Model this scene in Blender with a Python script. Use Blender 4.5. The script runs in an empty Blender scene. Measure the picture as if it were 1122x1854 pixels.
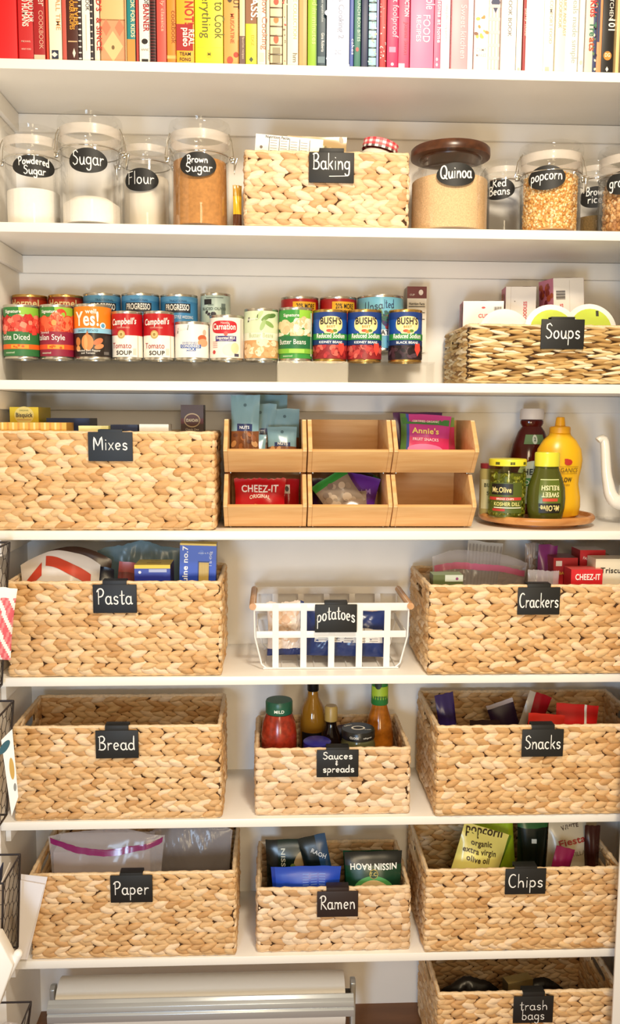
import bpy, bmesh, math, random
import numpy as np
from mathutils import Vector, Matrix, Euler
S = bpy.context.scene
COL = S.collection
random.seed(11); rng = np.random.default_rng(11)
PI = math.pi
# ------------------------------------------------------------------ camera
ZO = .317
CAMP = np.array([0, -1.748448, 1.132344 + ZO]); YAW, PITCH, ROLL, FPX = .044, .1092, .0057, 1574.7
def _basis():
    cy, sy = math.cos(YAW), math.sin(YAW)
    f = np.array([sy*math.cos(PITCH), cy*math.cos(PITCH), -math.sin(PITCH)]); r = np.array([cy, -sy, 0]); u = np.cross(r, f)
    c, q = math.cos(ROLL), math.sin(ROLL)
    return c*r+q*u, -q*r+c*u, f
CR, CU, CF = _basis()
def at(px, py, Y):          # a point of the photograph at depth Y
    d = CF + (px-561)/FPX*CR - (py-927)/FPX*CU
    return CAMP + (Y-CAMP[1])/d[1]*d
def X(px, py, Y): return float(at(px, py, Y)[0])
def Z(px, py, Y): return float(at(px, py, Y)[2])
cd = bpy.data.cameras.new('camera'); co = bpy.data.objects.new('camera', cd); COL.objects.link(co)
cd.sensor_fit = 'VERTICAL'; cd.sensor_height = 36; cd.sensor_width = 24; cd.lens = FPX/1854*36; cd.clip_start = .02
mw = Matrix.Identity(4)
for i in range(3):
    mw[i][0] = CR[i]; mw[i][1] = CU[i]; mw[i][2] = -CF[i]; mw[i][3] = CAMP[i]
co.matrix_world = mw
S.camera = co
# ------------------------------------------------------------------ light
S.view_settings.view_transform = 'Standard'; S.view_settings.look = 'None'; S.view_settings.exposure = .0; S.view_settings.gamma = 1
S.view_settings.use_curve_mapping = False
w = bpy.data.worlds.new('room_light'); S.world = w; w.use_nodes = True
w.node_tree.nodes['Background'].inputs[0].default_value = (1, .74, .42, 1); w.node_tree.nodes['Background'].inputs[1].default_value = .52
def area(name, loc, target, size, power, color, sy=None):
    l = bpy.data.lights.new(name, 'AREA'); l.energy = power; l.color = color; l.size = size
    if sy: l.shape = 'RECTANGLE'; l.size_y = sy
    o = bpy.data.objects.new(name, l); COL.objects.link(o); o.location = loc
    o.rotation_euler = (Vector(target)-Vector(loc)).to_track_quat('-Z', 'Y').to_euler()
    return o
area('ceiling_lamp', (.35, -1.25, 2.6), (.1, .1, .9), .22, 27, (1, .87, .68))
area('window_daylight', (-.45, -2.3, .85), (.05, .1, .9), .35, 21, (.52, .74, 1), .5)
area('upper_shelf_fill', (.2, -2.4, 1.85), (.1, .1, 1.4), .35, 11, (1, .80, .52), .5)  # unseen fill added to brighten the upper shelves and the wall behind cans
area('counter_lamp', (.3, -2.2, .85), (.1, .1, 1.3), .3, 8, (1, .80, .50), .4)
# ------------------------------------------------------------------ materials
def lin(h):
    h = h.lstrip('#'); return tuple((lambda c: c/12.92 if c <= .04045 else ((c+.055)/1.055)**2.4)(int(h[i:i+2], 16)/255) for i in (0, 2, 4)) + (1,)
_mc = {}
def M(h, rough=.5, metal=0, var=0, scale=60, bump=0):
    k = (h, rough, metal, var, scale, bump)
    if k in _mc: return _mc[k]
    m = bpy.data.materials.new('paint_'+h.lstrip('#')); m.use_nodes = True; nt = m.node_tree; b = nt.nodes['Principled BSDF']
    b.inputs['Base Color'].default_value = lin(h); b.inputs['Roughness'].default_value = rough; b.inputs['Metallic'].default_value = metal
    if var or bump:
        tc = nt.nodes.new('ShaderNodeTexCoord'); n = nt.nodes.new('ShaderNodeTexNoise'); n.inputs['Scale'].default_value = scale; n.inputs['Detail'].default_value = 5
        nt.links.new(tc.outputs['Object'], n.inputs['Vector'])
        if var:
            hs = nt.nodes.new('ShaderNodeHueSaturation'); hs.inputs['Color'].default_value = lin(h)
            mr = nt.nodes.new('ShaderNodeMapRange'); mr.inputs[3].default_value = 1-var; mr.inputs[4].default_value = 1+var; mr.inputs[1].default_value = .3; mr.inputs[2].default_value = .7
            nt.links.new(n.outputs[0], mr.inputs[0]); nt.links.new(mr.outputs[0], hs.inputs['Value']); nt.links.new(hs.outputs[0], b.inputs['Base Color'])
        if bump:
            bp = nt.nodes.new('ShaderNodeBump'); bp.inputs['Strength'].default_value = bump; bp.inputs['Distance'].default_value = .002
            nt.links.new(n.outputs[0], bp.inputs['Height']); nt.links.new(bp.outputs[0], b.inputs['Normal'])
    _mc[k] = m; return m
def reed_mat(name, cols, streak):
    m = bpy.data.materials.new(name); m.use_nodes = True; nt = m.node_tree; b = nt.nodes['Principled BSDF']
    g = nt.nodes.new('ShaderNodeNewGeometry'); r = nt.nodes.new('ShaderNodeValToRGB')
    el = r.color_ramp.elements
    el[0].position = 0; el[0].color = lin(cols[0]); el[1].position = 1; el[1].color = lin(cols[-1])
    for i, c in enumerate(cols[1:-1]):
        e = el.new((i+1)/(len(cols)-1)); e.color = lin(c)
    nt.links.new(g.outputs['Random Per Island'], r.inputs[0])
    tc = nt.nodes.new('ShaderNodeTexCoord'); mp = nt.nodes.new('ShaderNodeMapping'); mp.inputs['Scale'].default_value = streak
    n = nt.nodes.new('ShaderNodeTexNoise'); n.inputs['Scale'].default_value = 1; n.inputs['Detail'].default_value = 3
    nt.links.new(tc.outputs['Object'], mp.inputs[0]); nt.links.new(mp.outputs[0], n.inputs['Vector'])
    hs = nt.nodes.new('ShaderNodeHueSaturation'); mr = nt.nodes.new('ShaderNodeMapRange'); mr.inputs[1].default_value = .3; mr.inputs[2].default_value = .7; mr.inputs[3].default_value = .86; mr.inputs[4].default_value = 1.1
    nt.links.new(n.outputs[0], mr.inputs[0]); nt.links.new(mr.outputs[0], hs.inputs['Value']); nt.links.new(r.outputs[0], hs.inputs['Color']); nt.links.new(hs.outputs[0], b.inputs['Base Color'])
    bp = nt.nodes.new('ShaderNodeBump'); bp.inputs['Strength'].default_value = .5; bp.inputs['Distance'].default_value = .001
    nt.links.new(n.outputs[0], bp.inputs['Height']); nt.links.new(bp.outputs[0], b.inputs['Normal'])
    b.inputs['Roughness'].default_value = .6
    return m
def glass_mat(name, col=(1, 1, 1, 1), fres=.02, rough=.02, tint=.02):
    # thin clear wall: mostly see-through, mirror-like at grazing angles
    m = bpy.data.materials.new(name); m.use_nodes = True; nt = m.node_tree; nt.nodes.remove(nt.nodes['Principled BSDF']); out = nt.nodes['Material Output']
    t = nt.nodes.new('ShaderNodeBsdfTransparent'); t.inputs[0].default_value = col
    g = nt.nodes.new('ShaderNodeBsdfGlossy'); g.inputs['Roughness'].default_value = rough
    lw = nt.nodes.new('ShaderNodeLayerWeight'); lw.inputs[0].default_value = .25
    mr = nt.nodes.new('ShaderNodeMapRange'); mr.inputs[3].default_value = fres; mr.inputs[4].default_value = tint if tint > .05 else .26
    mx = nt.nodes.new('ShaderNodeMixShader')
    nt.links.new(lw.outputs['Fresnel'], mr.inputs[0]); nt.links.new(mr.outputs[0], mx.inputs[0]); nt.links.new(t.outputs[0], mx.inputs[1]); nt.links.new(g.outputs[0], mx.inputs[2]); nt.links.new(mx.outputs[0], out.inputs[0])
    return m
def film_mat(name, col, alpha, rough=.15):
    m = bpy.data.materials.new(name); m.use_nodes = True; b = m.node_tree.nodes['Principled BSDF']
    b.inputs['Base Color'].default_value = lin(col); b.inputs['Roughness'].default_value = rough; b.inputs['Alpha'].default_value = alpha
    return m
def wood_mat(name, c1, c2, scale=(3, 40, 40), rough=.4):
    m = bpy.data.materials.new(name); m.use_nodes = True; nt = m.node_tree; b = nt.nodes['Principled BSDF']
    tc = nt.nodes.new('ShaderNodeTexCoord'); mp = nt.nodes.new('ShaderNodeMapping'); mp.inputs['Scale'].default_value = scale
    n = nt.nodes.new('ShaderNodeTexNoise'); n.inputs['Scale'].default_value = 1.5; n.inputs['Detail'].default_value = 6; n.inputs['Distortion'].default_value = .4
    r = nt.nodes.new('ShaderNodeValToRGB'); r.color_ramp.elements[0].color = lin(c1); r.color_ramp.elements[1].color = lin(c2); r.color_ramp.elements[0].position = .3; r.color_ramp.elements[1].position = .7
    nt.links.new(tc.outputs['Object'], mp.inputs[0]); nt.links.new(mp.outputs[0], n.inputs['Vector']); nt.links.new(n.outputs[0], r.inputs[0]); nt.links.new(r.outputs[0], b.inputs['Base Color'])
    b.inputs['Roughness'].default_value = rough
    return m
WALL = M('#F3EFE9', .6, 0, .02, 8, .05)
SHELF = M('#F7F3EC', .32, 0, .015, 6, .03)
REED = reed_mat('water_hyacinth', ['#C4935C', '#D3A670', '#DAB07C', '#DFB986', '#E4C193', '#EDD0AC'], (60, 60, 260))
REEDL = reed_mat('pale_hyacinth', ['#C89C6C', '#DAB284', '#E2BF95', '#E9CAA6', '#F0D8BA'], (60, 60, 260))
SEAG = reed_mat('seagrass', ['#8A6434', '#B28A50', '#C9A468', '#D8BC86', '#E9D6AE', '#F2E6CC'], (40, 40, 300))
CORE = M('#43290F', .95)  # sheets added inside the weave to block light; gap shade is in the colour
RIM = reed_mat('rim_cord', ['#E2C094', '#EBCFA8', '#F1DABA'], (200, 200, 200))
BLACK = M('#171717', .55); CHALK = M('#F4F2EE', .7)
TIN = M('#C9C4B8', .25, .9); STEEL = M('#B9B9B8', .22, 1); CHROME = M('#D8D6D2', .12, 1)
WHITE = M('#F4F1EC', .4); PAPERW = M('#F2EDE4', .7)
GLASS = glass_mat('jar_glass'); ACRYL = glass_mat('clear_acrylic', (.985, .985, .98, 1), .015, .02, .12)
BAMBOO = wood_mat('bamboo', '#D6A368', '#E6BC84', (5, 50, 50)); BAMBOOD = wood_mat('bamboo_edge', '#EBC794', '#F3DAB2', (20, 20, 20))
# ------------------------------------------------------------------ mesh builder
class MB:
    def __init__(s): s.v = []; s.n = 0; s.f = []; s.fm = []; s.mats = []
    def mi(s, m):
        if m not in s.mats: s.mats.append(m)
        return s.mats.index(m)
    def add(s, vs, fs, m, T=None):
        vs = np.asarray(vs, float).reshape(-1, 3)
        if T is not None:
            T = np.array(T); vs = vs @ T[:3, :3].T + T[:3, 3]
        k = s.mi(m)
        s.v.append(vs); s.f += [tuple(i+s.n for i in f) for f in fs]; s.fm += [k]*len(fs); s.n += len(vs)
        return s
    def box(s, a, b, m, bev=0, T=None):
        x0, y0, z0 = a; x1, y1, z1 = b
        vs = [(x0, y0, z0), (x1, y0, z0), (x1, y1, z0), (x0, y1, z0), (x0, y0, z1), (x1, y0, z1), (x1, y1, z1), (x0, y1, z1)]
        fs = [(3, 2, 1, 0), (4, 5, 6, 7), (0, 1, 5, 4), (1, 2, 6, 5), (2, 3, 7, 6), (3, 0, 4, 7)]
        if bev: return s.bm_poly(vs, fs, m, bev, T)
        return s.add(vs, fs, m, T)
    def bm_poly(s, vs, fs, m, bev=0, T=None, seg=2):
        bm = bmesh.new(); bv = [bm.verts.new(v) for v in vs]
        for f in fs: bm.faces.new([bv[i] for i in f])
        if bev: bmesh.ops.bevel(bm, geom=list(bm.edges), offset=bev, segments=seg, affect='EDGES', profile=.5)
        bm.verts.index_update()
        r = s.add([v.co[:] for v in bm.verts], [tuple(v.index for v in f.verts) for f in bm.faces], m, T); bm.free(); return r
    def prism(s, poly, axis, a, b, m, bev=0, T=None):   # 2-D outline pushed along an axis; poly in the other two axes
        n = len(poly)
        def p(q, t): return {'x': (t, q[0], q[1]), 'y': (q[0], t, q[1]), 'z': (q[0], q[1], t)}[axis]
        vs = [p(q, a) for q in poly]+[p(q, b) for q in poly]
        fs = [tuple(range(n)), tuple(range(2*n-1, n-1, -1))]+[(i, i+n, (i+1) % n+n, (i+1) % n) for i in range(n)]
        bm = bmesh.new(); bv = [bm.verts.new(v) for v in vs]
        for f in fs: bm.faces.new([bv[i] for i in f])
        bmesh.ops.recalc_face_normals(bm, faces=bm.faces)
        if bev: bmesh.ops.bevel(bm, geom=list(bm.edges), offset=bev, segments=2, affect='EDGES', profile=.5)
        bm.verts.index_update()
        r = s.add([v.co[:] for v in bm.verts], [tuple(v.index for v in f.verts) for f in bm.faces], m, T); bm.free(); return r
    def lathe(s, prof, m, seg=40, sx=1, sy=1, T=None, pw=1, cap=True):
        vs = []; fs = []; n = len(prof)
        for (r, z) in prof:
            for k in range(seg):
                a = 2*PI*k/seg; c, q = math.cos(a), math.sin(a)
                if pw != 1: c = math.copysign(abs(c)**pw, c); q = math.copysign(abs(q)**pw, q)
                vs.append((r*c*sx, r*q*sy, z))
        for i in range(n-1):
            for k in range(seg): fs.append((i*seg+k, i*seg+(k+1) % seg, (i+1)*seg+(k+1) % seg, (i+1)*seg+k))
        if cap and prof[0][0] > 1e-6: fs.append(tuple(range(seg-1, -1, -1)))
        if cap and prof[-1][0] > 1e-6: fs.append(tuple((n-1)*seg+k for k in range(seg)))
        return s.add(vs, fs, m, T)
    def tube(s, path, r, m, seg=8, closed=False, T=None, flat=1):
        P = [Vector(p) for p in path]; n = len(P); vs = []; fs = []; up = None
        for i in range(n):
            if closed: t = P[(i+1) % n]-P[i-1]
            else: t = P[min(i+1, n-1)]-P[max(i-1, 0)]
            t.normalize()
            if up is None: up = Vector((0, 0, 1)) if abs(t.z) < .9 else Vector((1, 0, 0))
            a = t.cross(up); a.normalize(); b = a.cross(t); up = b
            rr = r[i] if isinstance(r, (list, tuple)) else r
            for k in range(seg):
                q = 2*PI*k/seg; vs.append(P[i]+a*math.cos(q)*rr+b*math.sin(q)*rr*flat)
        for i in range(n if closed else n-1):
            j = (i+1) % n
            for k in range(seg): fs.append((i*seg+k, i*seg+(k+1) % seg, j*seg+(k+1) % seg, j*seg+k))
        if not closed: fs += [tuple(range(seg-1, -1, -1)), tuple((n-1)*seg+k for k in range(seg))]
        return s.add([v[:] for v in vs], fs, m, T)
    def ball(s, c, r, m, seg=10, rings=6, T=None):
        rx, ry, rz = r if isinstance(r, (tuple, list)) else (r, r, r)
        vs = [(c[0], c[1], c[2]-rz)]; fs = []
        for i in range(1, rings):
            a = -PI/2+PI*i/rings
            for k in range(seg): q = 2*PI*k/seg; vs.append((c[0]+rx*math.cos(a)*math.cos(q), c[1]+ry*math.cos(a)*math.sin(q), c[2]+rz*math.sin(a)))
        vs.append((c[0], c[1], c[2]+rz)); N = len(vs)-1
        for k in range(seg): fs.append((0, 1+(k+1) % seg, 1+k)); fs.append((N, N-seg+k, N-seg+(k+1) % seg))
        for i in range(rings-2):
            for k in range(seg): a = 1+i*seg; fs.append((a+k, a+(k+1) % seg, a+seg+(k+1) % seg, a+seg+k))
        return s.add(vs, fs, m, T)
    # ---- flat print: 2-D shapes carried onto a surface by fn(x, y, layer)
    def flat(s, pts, fs, m, fn, L=1): return s.add([fn(p[0], p[1], L) for p in pts], fs, m)
    def rect(s, x0, x1, y0, y1, m, fn, L=1, nx=None, ny=1, sk=0):
        nx = nx or max(1, int(abs(x1-x0)/.006))
        pts = [(x0+(x1-x0)*i/nx+sk*j/ny, y0+(y1-y0)*j/ny) for j in range(ny+1) for i in range(nx+1)]
        fs = [(j*(nx+1)+i, j*(nx+1)+i+1, (j+1)*(nx+1)+i+1, (j+1)*(nx+1)+i) for j in range(ny) for i in range(nx)]
        return s.flat(pts, fs, m, fn, L)
    def oval(s, cx, cy, rx, ry, m, fn, L=1, seg=28, rings=3, rot=0, p=1):
        pts = [(cx, cy)]; c0, s0 = math.cos(rot), math.sin(rot)
        for j in range(1, rings+1):
            for k in range(seg):
                a = 2*PI*k/seg; u = math.copysign(abs(math.cos(a))**p, math.cos(a))*rx*j/rings; v = math.copysign(abs(math.sin(a))**p, math.sin(a))*ry*j/rings
                pts.append((cx+u*c0-v*s0, cy+u*s0+v*c0))
        fs = [(0, 1+k, 1+(k+1) % seg) for k in range(seg)]
        for j in range(rings-1):
            a = 1+j*seg; fs += [(a+k, a+seg+k, a+seg+(k+1) % seg, a+(k+1) % seg) for k in range(seg)]
        return s.flat(pts, fs, m, fn, L)
    def poly(s, pts, m, fn, L=1): return s.flat(pts, [tuple(range(len(pts)))], m, fn, L)
    def text(s, t, cx, cy, size, m, fn, L=2, bold=False, wid=None, rot=0, align='c', arc=0, slant=0):
        pts, fs, W = text2d(t, bold)
        k = size/.7; kx = wid/(W*1.0) if wid else k
        p = np.array(pts); 
        if slant: p[:, 0] += p[:, 1]*slant
        p[:, 0] = (p[:, 0]-(W/2 if align == 'c' else 0))*kx; p[:, 1] *= k
        if arc: p[:, 1] += arc*(1-(2*p[:, 0]/(W*kx))**2)
        if rot:
            c, q = math.cos(rot), math.sin(rot); p = np.stack([p[:, 0]*c-p[:, 1]*q, p[:, 0]*q+p[:, 1]*c], 1)
        p += (cx, cy)
        return s.flat(p, fs, m, fn, L)
    def hand(s, t, cx, cy, xh, m, fn, wd, L=2, bend=0, wid=None, slope=0, rot=0):
        strokes, W = hand2d(t); k = xh/.5; kx = wid/W if wid else k
        for st in strokes:
            q = [((x-W/2)*kx, y*k+slope*(x-W/2)*kx+bend*(1-((x-W/2)*2/W)**2)) for x, y in st]
            if rot: c, d = math.cos(rot), math.sin(rot); q = [(x*c-y*d, x*d+y*c) for x, y in q]
            pts, fs = ribbon([(x+cx, y+cy) for x, y in q], wd)
            s.flat(pts, fs, m, fn, L)
        return s
    def build(s, name, parent=None, ang=.7, smooth=True):
        me = bpy.data.meshes.new(name)
        V = np.concatenate(s.v) if s.v else np.zeros((0, 3))
        me.from_pydata(V.tolist(), [], s.f)
        for m in s.mats: me.materials.append(m)
        me.polygons.foreach_set('material_index', s.fm)
        if smooth:
            me.polygons.foreach_set('use_smooth', [True]*len(s.f))
            if ang: me.set_sharp_from_angle(angle=ang)
        me.update()
        o = bpy.data.objects.new(name, me); COL.objects.link(o)
        if parent: o.parent = parent
        return o
# ------------------------------------------------------------------ type
GLY = {}
def _load_glyphs():
    chars = "ABCDEFGHIJKLMNOPQRSTUVWXYZabcdefghijklmnopqrstuvwxyz0123456789&!'.-%+,*"
    tmp = []
    for bold in (False, True):
        for c in chars+'|':
            for t in ((c, c+'|') if c != '|' else ('|',)):
                cu = bpy.data.curves.new('t', 'FONT'); cu.body = t; cu.resolution_u = 3; cu.size = 1; cu.offset = .022 if bold else .002
                o = bpy.data.objects.new('t', cu); COL.objects.link(o); tmp.append((bold, t, o))
    dg = bpy.context.evaluated_depsgraph_get(); dg.update(); raw = {}
    for bold, t, o in tmp:
        me = o.evaluated_get(dg).to_mesh()
        raw[bold, t] = ([(v.co.x, v.co.y) for v in me.vertices], [tuple(p.vertices) for p in me.polygons], )
        o.evaluated_get(dg).to_mesh_clear()
    for bold in (False, True):
        b0 = min(v[0] for v in raw[bold, '|'][0]); 
        for c in chars:
            v2 = raw[bold, c+'|'][0]; n1 = len(raw[bold, c][0])
            bar = max(v[0] for v in v2)-(max(v[0] for v in raw[bold, '|'][0])-b0)
            GLY[bold, c] = (raw[bold, c][0], raw[bold, c][1], bar-b0)
    for _, _, o in tmp:
        cu = o.data; bpy.data.objects.remove(o); bpy.data.curves.remove(cu)
_load_glyphs()
def text2d(t, bold=False):
    x = 0; P = []; F = []
    for c in t:
        if c == ' ' or (bold, c) not in GLY: x += .3; continue
        v, f, adv = GLY[bold, c]
        n = len(P); P += [(a+x, b) for a, b in v]; F += [tuple(i+n for i in q) for q in f]; x += adv+(.03 if bold else 0)
    return P, F, x
def arcpts(cx, cy, rx, ry, a0, a1, n=10): return [(cx+rx*math.cos(math.radians(a0+(a1-a0)*i/n)), cy+ry*math.sin(math.radians(a0+(a1-a0)*i/n))) for i in range(n+1)]
# one-line handwriting: x-height .5, capitals 1, descenders to -.4;  value = (width, strokes)
_bowl = arcpts(.22, .25, .22, .25, 60, 400, 14)
HW = {
 'a': (.52, [arcpts(.22, .25, .2, .25, 40, 320, 12), [(.42, .5), (.41, .2), (.46, .02), (.54, .04)]]),
 'b': (.5, [[(.06, 1), (.06, 0)], arcpts(.22, .24, .2, .24, 150, -170, 14)]),
 'c': (.44, [arcpts(.24, .25, .2, .25, 50, 310, 12)]),
 'd': (.54, [arcpts(.22, .24, .2, .24, 40, 330, 12), [(.43, 1), (.42, .3), (.46, 0)]]),
 'e': (.48, [[(.05, .25), (.4, .29)]+arcpts(.23, .26, .18, .24, 10, 310, 12)]),
 'f': (.36, [[(.36, .95), (.22, .98), (.16, .8), (.15, 0)], [(.02, .5), (.32, .52)]]),
 'g': (.5, [arcpts(.22, .27, .19, .23, 40, 320, 12), [(.42, .5), (.42, -.1), (.36, -.34), (.18, -.38), (.06, -.26)]]),
 'h': (.5, [[(.06, 1), (.06, 0)], [(.06, .26), (.2, .46), (.36, .44), (.42, .25), (.43, 0)]]),
 'i': (.2, [[(.1, .5), (.1, 0)], [(.09, .74), (.11, .72)]]),
 'k': (.46, [[(.06, 1), (.06, 0)], [(.4, .52), (.08, .2), (.2, .26), (.42, 0)]]),
 'l': (.2, [[(.1, 1), (.1, 0)]]),
 'm': (.78, [[(.06, .5), (.06, 0)], [(.06, .3), (.18, .48), (.32, .42), (.36, .2), (.36, 0)], [(.36, .3), (.48, .48), (.62, .42), (.66, .2), (.67, 0)]]),
 'n': (.5, [[(.06, .5), (.06, 0)], [(.06, .28), (.2, .48), (.36, .44), (.42, .22), (.43, 0)]]),
 'o': (.5, [arcpts(.24, .25, .2, .25, 90, 450, 16)]),
 'p': (.5, [[(.06, .5), (.05, -.42)], arcpts(.23, .26, .2, .24, 150, -170, 14)]),
 'r': (.38, [[(.06, .5), (.06, 0)], [(.06, .28), (.18, .46), (.36, .46)]]),
 's': (.42, [[(.36, .42), (.22, .5), (.08, .42), (.12, .28), (.3, .22), (.36, .1), (.24, 0), (.06, .06)]]),
 't': (.38, [[(.18, .85), (.18, .12), (.24, 0), (.36, .06)], [(.02, .56), (.36, .58)]]),
 'u': (.5, [[(.06, .5), (.07, .18), (.18, 0), (.34, .06), (.4, .3)], [(.42, .5), (.42, .1), (.5, 0)]]),
 'w': (.66, [[(.04, .5), (.16, .02), (.32, .4), (.46, .02), (.6, .5)]]),
 'x': (.46, [[(.05, .5), (.4, 0)], [(.4, .52), (.05, 0)]]),
 'B': (.58, [[(.08, .98), (.08, 0)], [(.0, .94), (.3, 1), (.46, .82), (.36, .6), (.1, .52)], [(.1, .52), (.42, .46), (.52, .22), (.36, .02), (.02, .02)]]),
 'C': (.6, [arcpts(.34, .5, .3, .5, 55, 310, 14)]),
 'F': (.52, [[(.1, .96), (.08, 0)], [(.02, .95), (.5, 1)], [(.1, .52), (.4, .55)]]),
 'M': (.82, [[(.06, 0), (.1, .95), (.38, .3), (.68, .98), (.74, 0)]]),
 'P': (.56, [[(.1, .95), (.1, 0)], [(-.02, .8), (.12, .96), (.36, .98), (.5, .78), (.38, .52), (.12, .46)]]),
 'Q': (.74, [arcpts(.34, .5, .32, .48, 100, 460, 18), [(.4, .26), (.56, .06), (.72, -.04)]]),
 'R': (.6, [[(.12, .95), (.1, 0)], [(-.02, .82), (.14, .97), (.38, .98), (.5, .78), (.36, .54), (.12, .48), (.3, .3), (.58, -.02)]]),
 'S': (.56, [[(.5, .84), (.34, .99), (.12, .9), (.1, .66), (.34, .52), (.5, .34), (.42, .08), (.2, 0), (.04, .14)]]),
 'U': (.6, [[(.06, .98), (.06, .3), (.18, 0), (.4, .06), (.5, .4), (.5, .98)]]),
 '&': (.46, [[(.34, .62), (.2, .7), (.1, .58), (.2, .44), (.34, .4), (.16, .36), (.06, .16), (.2, 0), (.38, .1)], [(.24, .8), (.22, -.08)]]),
}
def hand2d(t):
    x = 0; out = []
    for c in t:
        if c == ' ': x += .35; continue
        wd, st = HW[c]
        for q in st: out.append([(a+x, b) for a, b in q])
        x += wd+.09
    return out, x-.09
def catmull(P, n=4):
    if len(P) < 3: return P
    P = [P[0]]+list(P)+[P[-1]]; out = []
    for i in range(1, len(P)-2):
        a, b, c, d = (np.array(P[j]) for j in (i-1, i, i+1, i+2))
        for k in range(n):
            t = k/n; out.append(tuple(.5*((2*b)+(c-a)*t+(2*a-5*b+4*c-d)*t*t+(3*b-a-3*c+d)*t**3)))
    out.append(tuple(P[-2])); return out
def ribbon(P, wd):
    P = catmull(P, 3) if len(P) < 9 else P
    h = wd/2; L = []; R = []; n = len(P)
    for i in range(n):
        a = np.array(P[max(i-1, 0)]); b = np.array(P[min(i+1, n-1)]); t = b-a; t = t/(np.linalg.norm(t)+1e-9)
        q = np.array(P[i])+(t*(-h*.6) if i == 0 else t*(h*.6) if i == n-1 else 0)
        hh = h*(.6 if i in (0, n-1) else 1); nn = np.array([-t[1], t[0]])*hh
        L.append(tuple(q+nn)); R.append(tuple(q-nn))
    return L+R, [(i, n+i, n+i+1, i+1) for i in range(n-1)]
# ------------------------------------------------------------------ things
def tag(o, label, cat, group=None, kind=None):
    if label: o['label'] = label
    if cat: o['category'] = cat
    if group: o['group'] = group
    if kind: o['kind'] = kind
    return o
def thing(name, label, cat, loc=(0, 0, 0), rot=(0, 0, 0), group=None):
    o = bpy.data.objects.new(name, None); COL.objects.link(o); o.empty_display_size = .02
    o.location = loc; o.rotation_euler = rot; return tag(o, label, cat, group)
def struct(o): o['kind'] = 'structure'; return o
def plane_fn(y, eps=.0003): return lambda a, b, L: (a, y-eps*L, b)
def cyl_fn(r, eps=.0003, cx=0, cy=0, turn=0):
    def f(a, b, L):
        q = a/r-PI/2+turn; R = r+eps*L; return (cx+R*math.cos(q), cy+R*math.sin(q), b)
    return f
ZS = [z+ZO for z in (1.8017, 1.5016, 1.2007, .9018, .5998, .2923, -.0156)]
D = .2592; T = .0185
# ------------------------------------------------------------------ the setting
XL, XR = -.562, .85
def sbox(name, a, b, m, bev=0): return struct(MB().box(a, b, m, bev).build(name))
sbox('wall_back', (XL-.08, D, -.02), (XR+.08, D+.06, 2.75), WALL)
sbox('wall_left', (XL-.09, -.001, 0), (XL, D, 2.75), WALL)
sbox('wall_right', (XR, -.02, 0), (XR+.09, D, 2.75), WALL)
sbox('floor', (-1, -.45, -.04), (1.2, D, 0), wood_mat('floor_boards', '#6B4527', '#8A5C36', (2, 14, 2), .45))
sbox('trim_1', (X(1117.5, 1650, -.06), -.06, 0), (XR+.2, -.054, 2.6), WHITE, .0008)
names = ['topmost white shelf holding the row of cookbooks', 'second white shelf holding the glass storage jars', 'third white shelf holding the canned food',
         'fourth white shelf holding the bamboo bins and condiments', 'fifth white shelf holding the pasta and cracker baskets',
         'sixth white shelf holding the bread and snack baskets', 'lowest white shelf holding the paper, noodle and chip baskets']
for i, (z, lab) in enumerate(zip(ZS, names)):
    t = thing('shelf', lab, 'shelf', (0, 0, z), group='white pantry shelves')
    MB().box((XL+.0005, 0, -T), (XR-.0005, D-.0005, 0), SHELF, .0015).build('board', t)
    MB().box((XL+.001, D-.012, -T-.038), (XR-.001, D-.001, -T-.0005), WALL, .001).build('back_cleat', t)
    MB().box((XL+.001, .03, -T-.038), (XL+.012, D-.0125, -T-.0005), WALL, .001).build('side_cleat', t)
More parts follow.
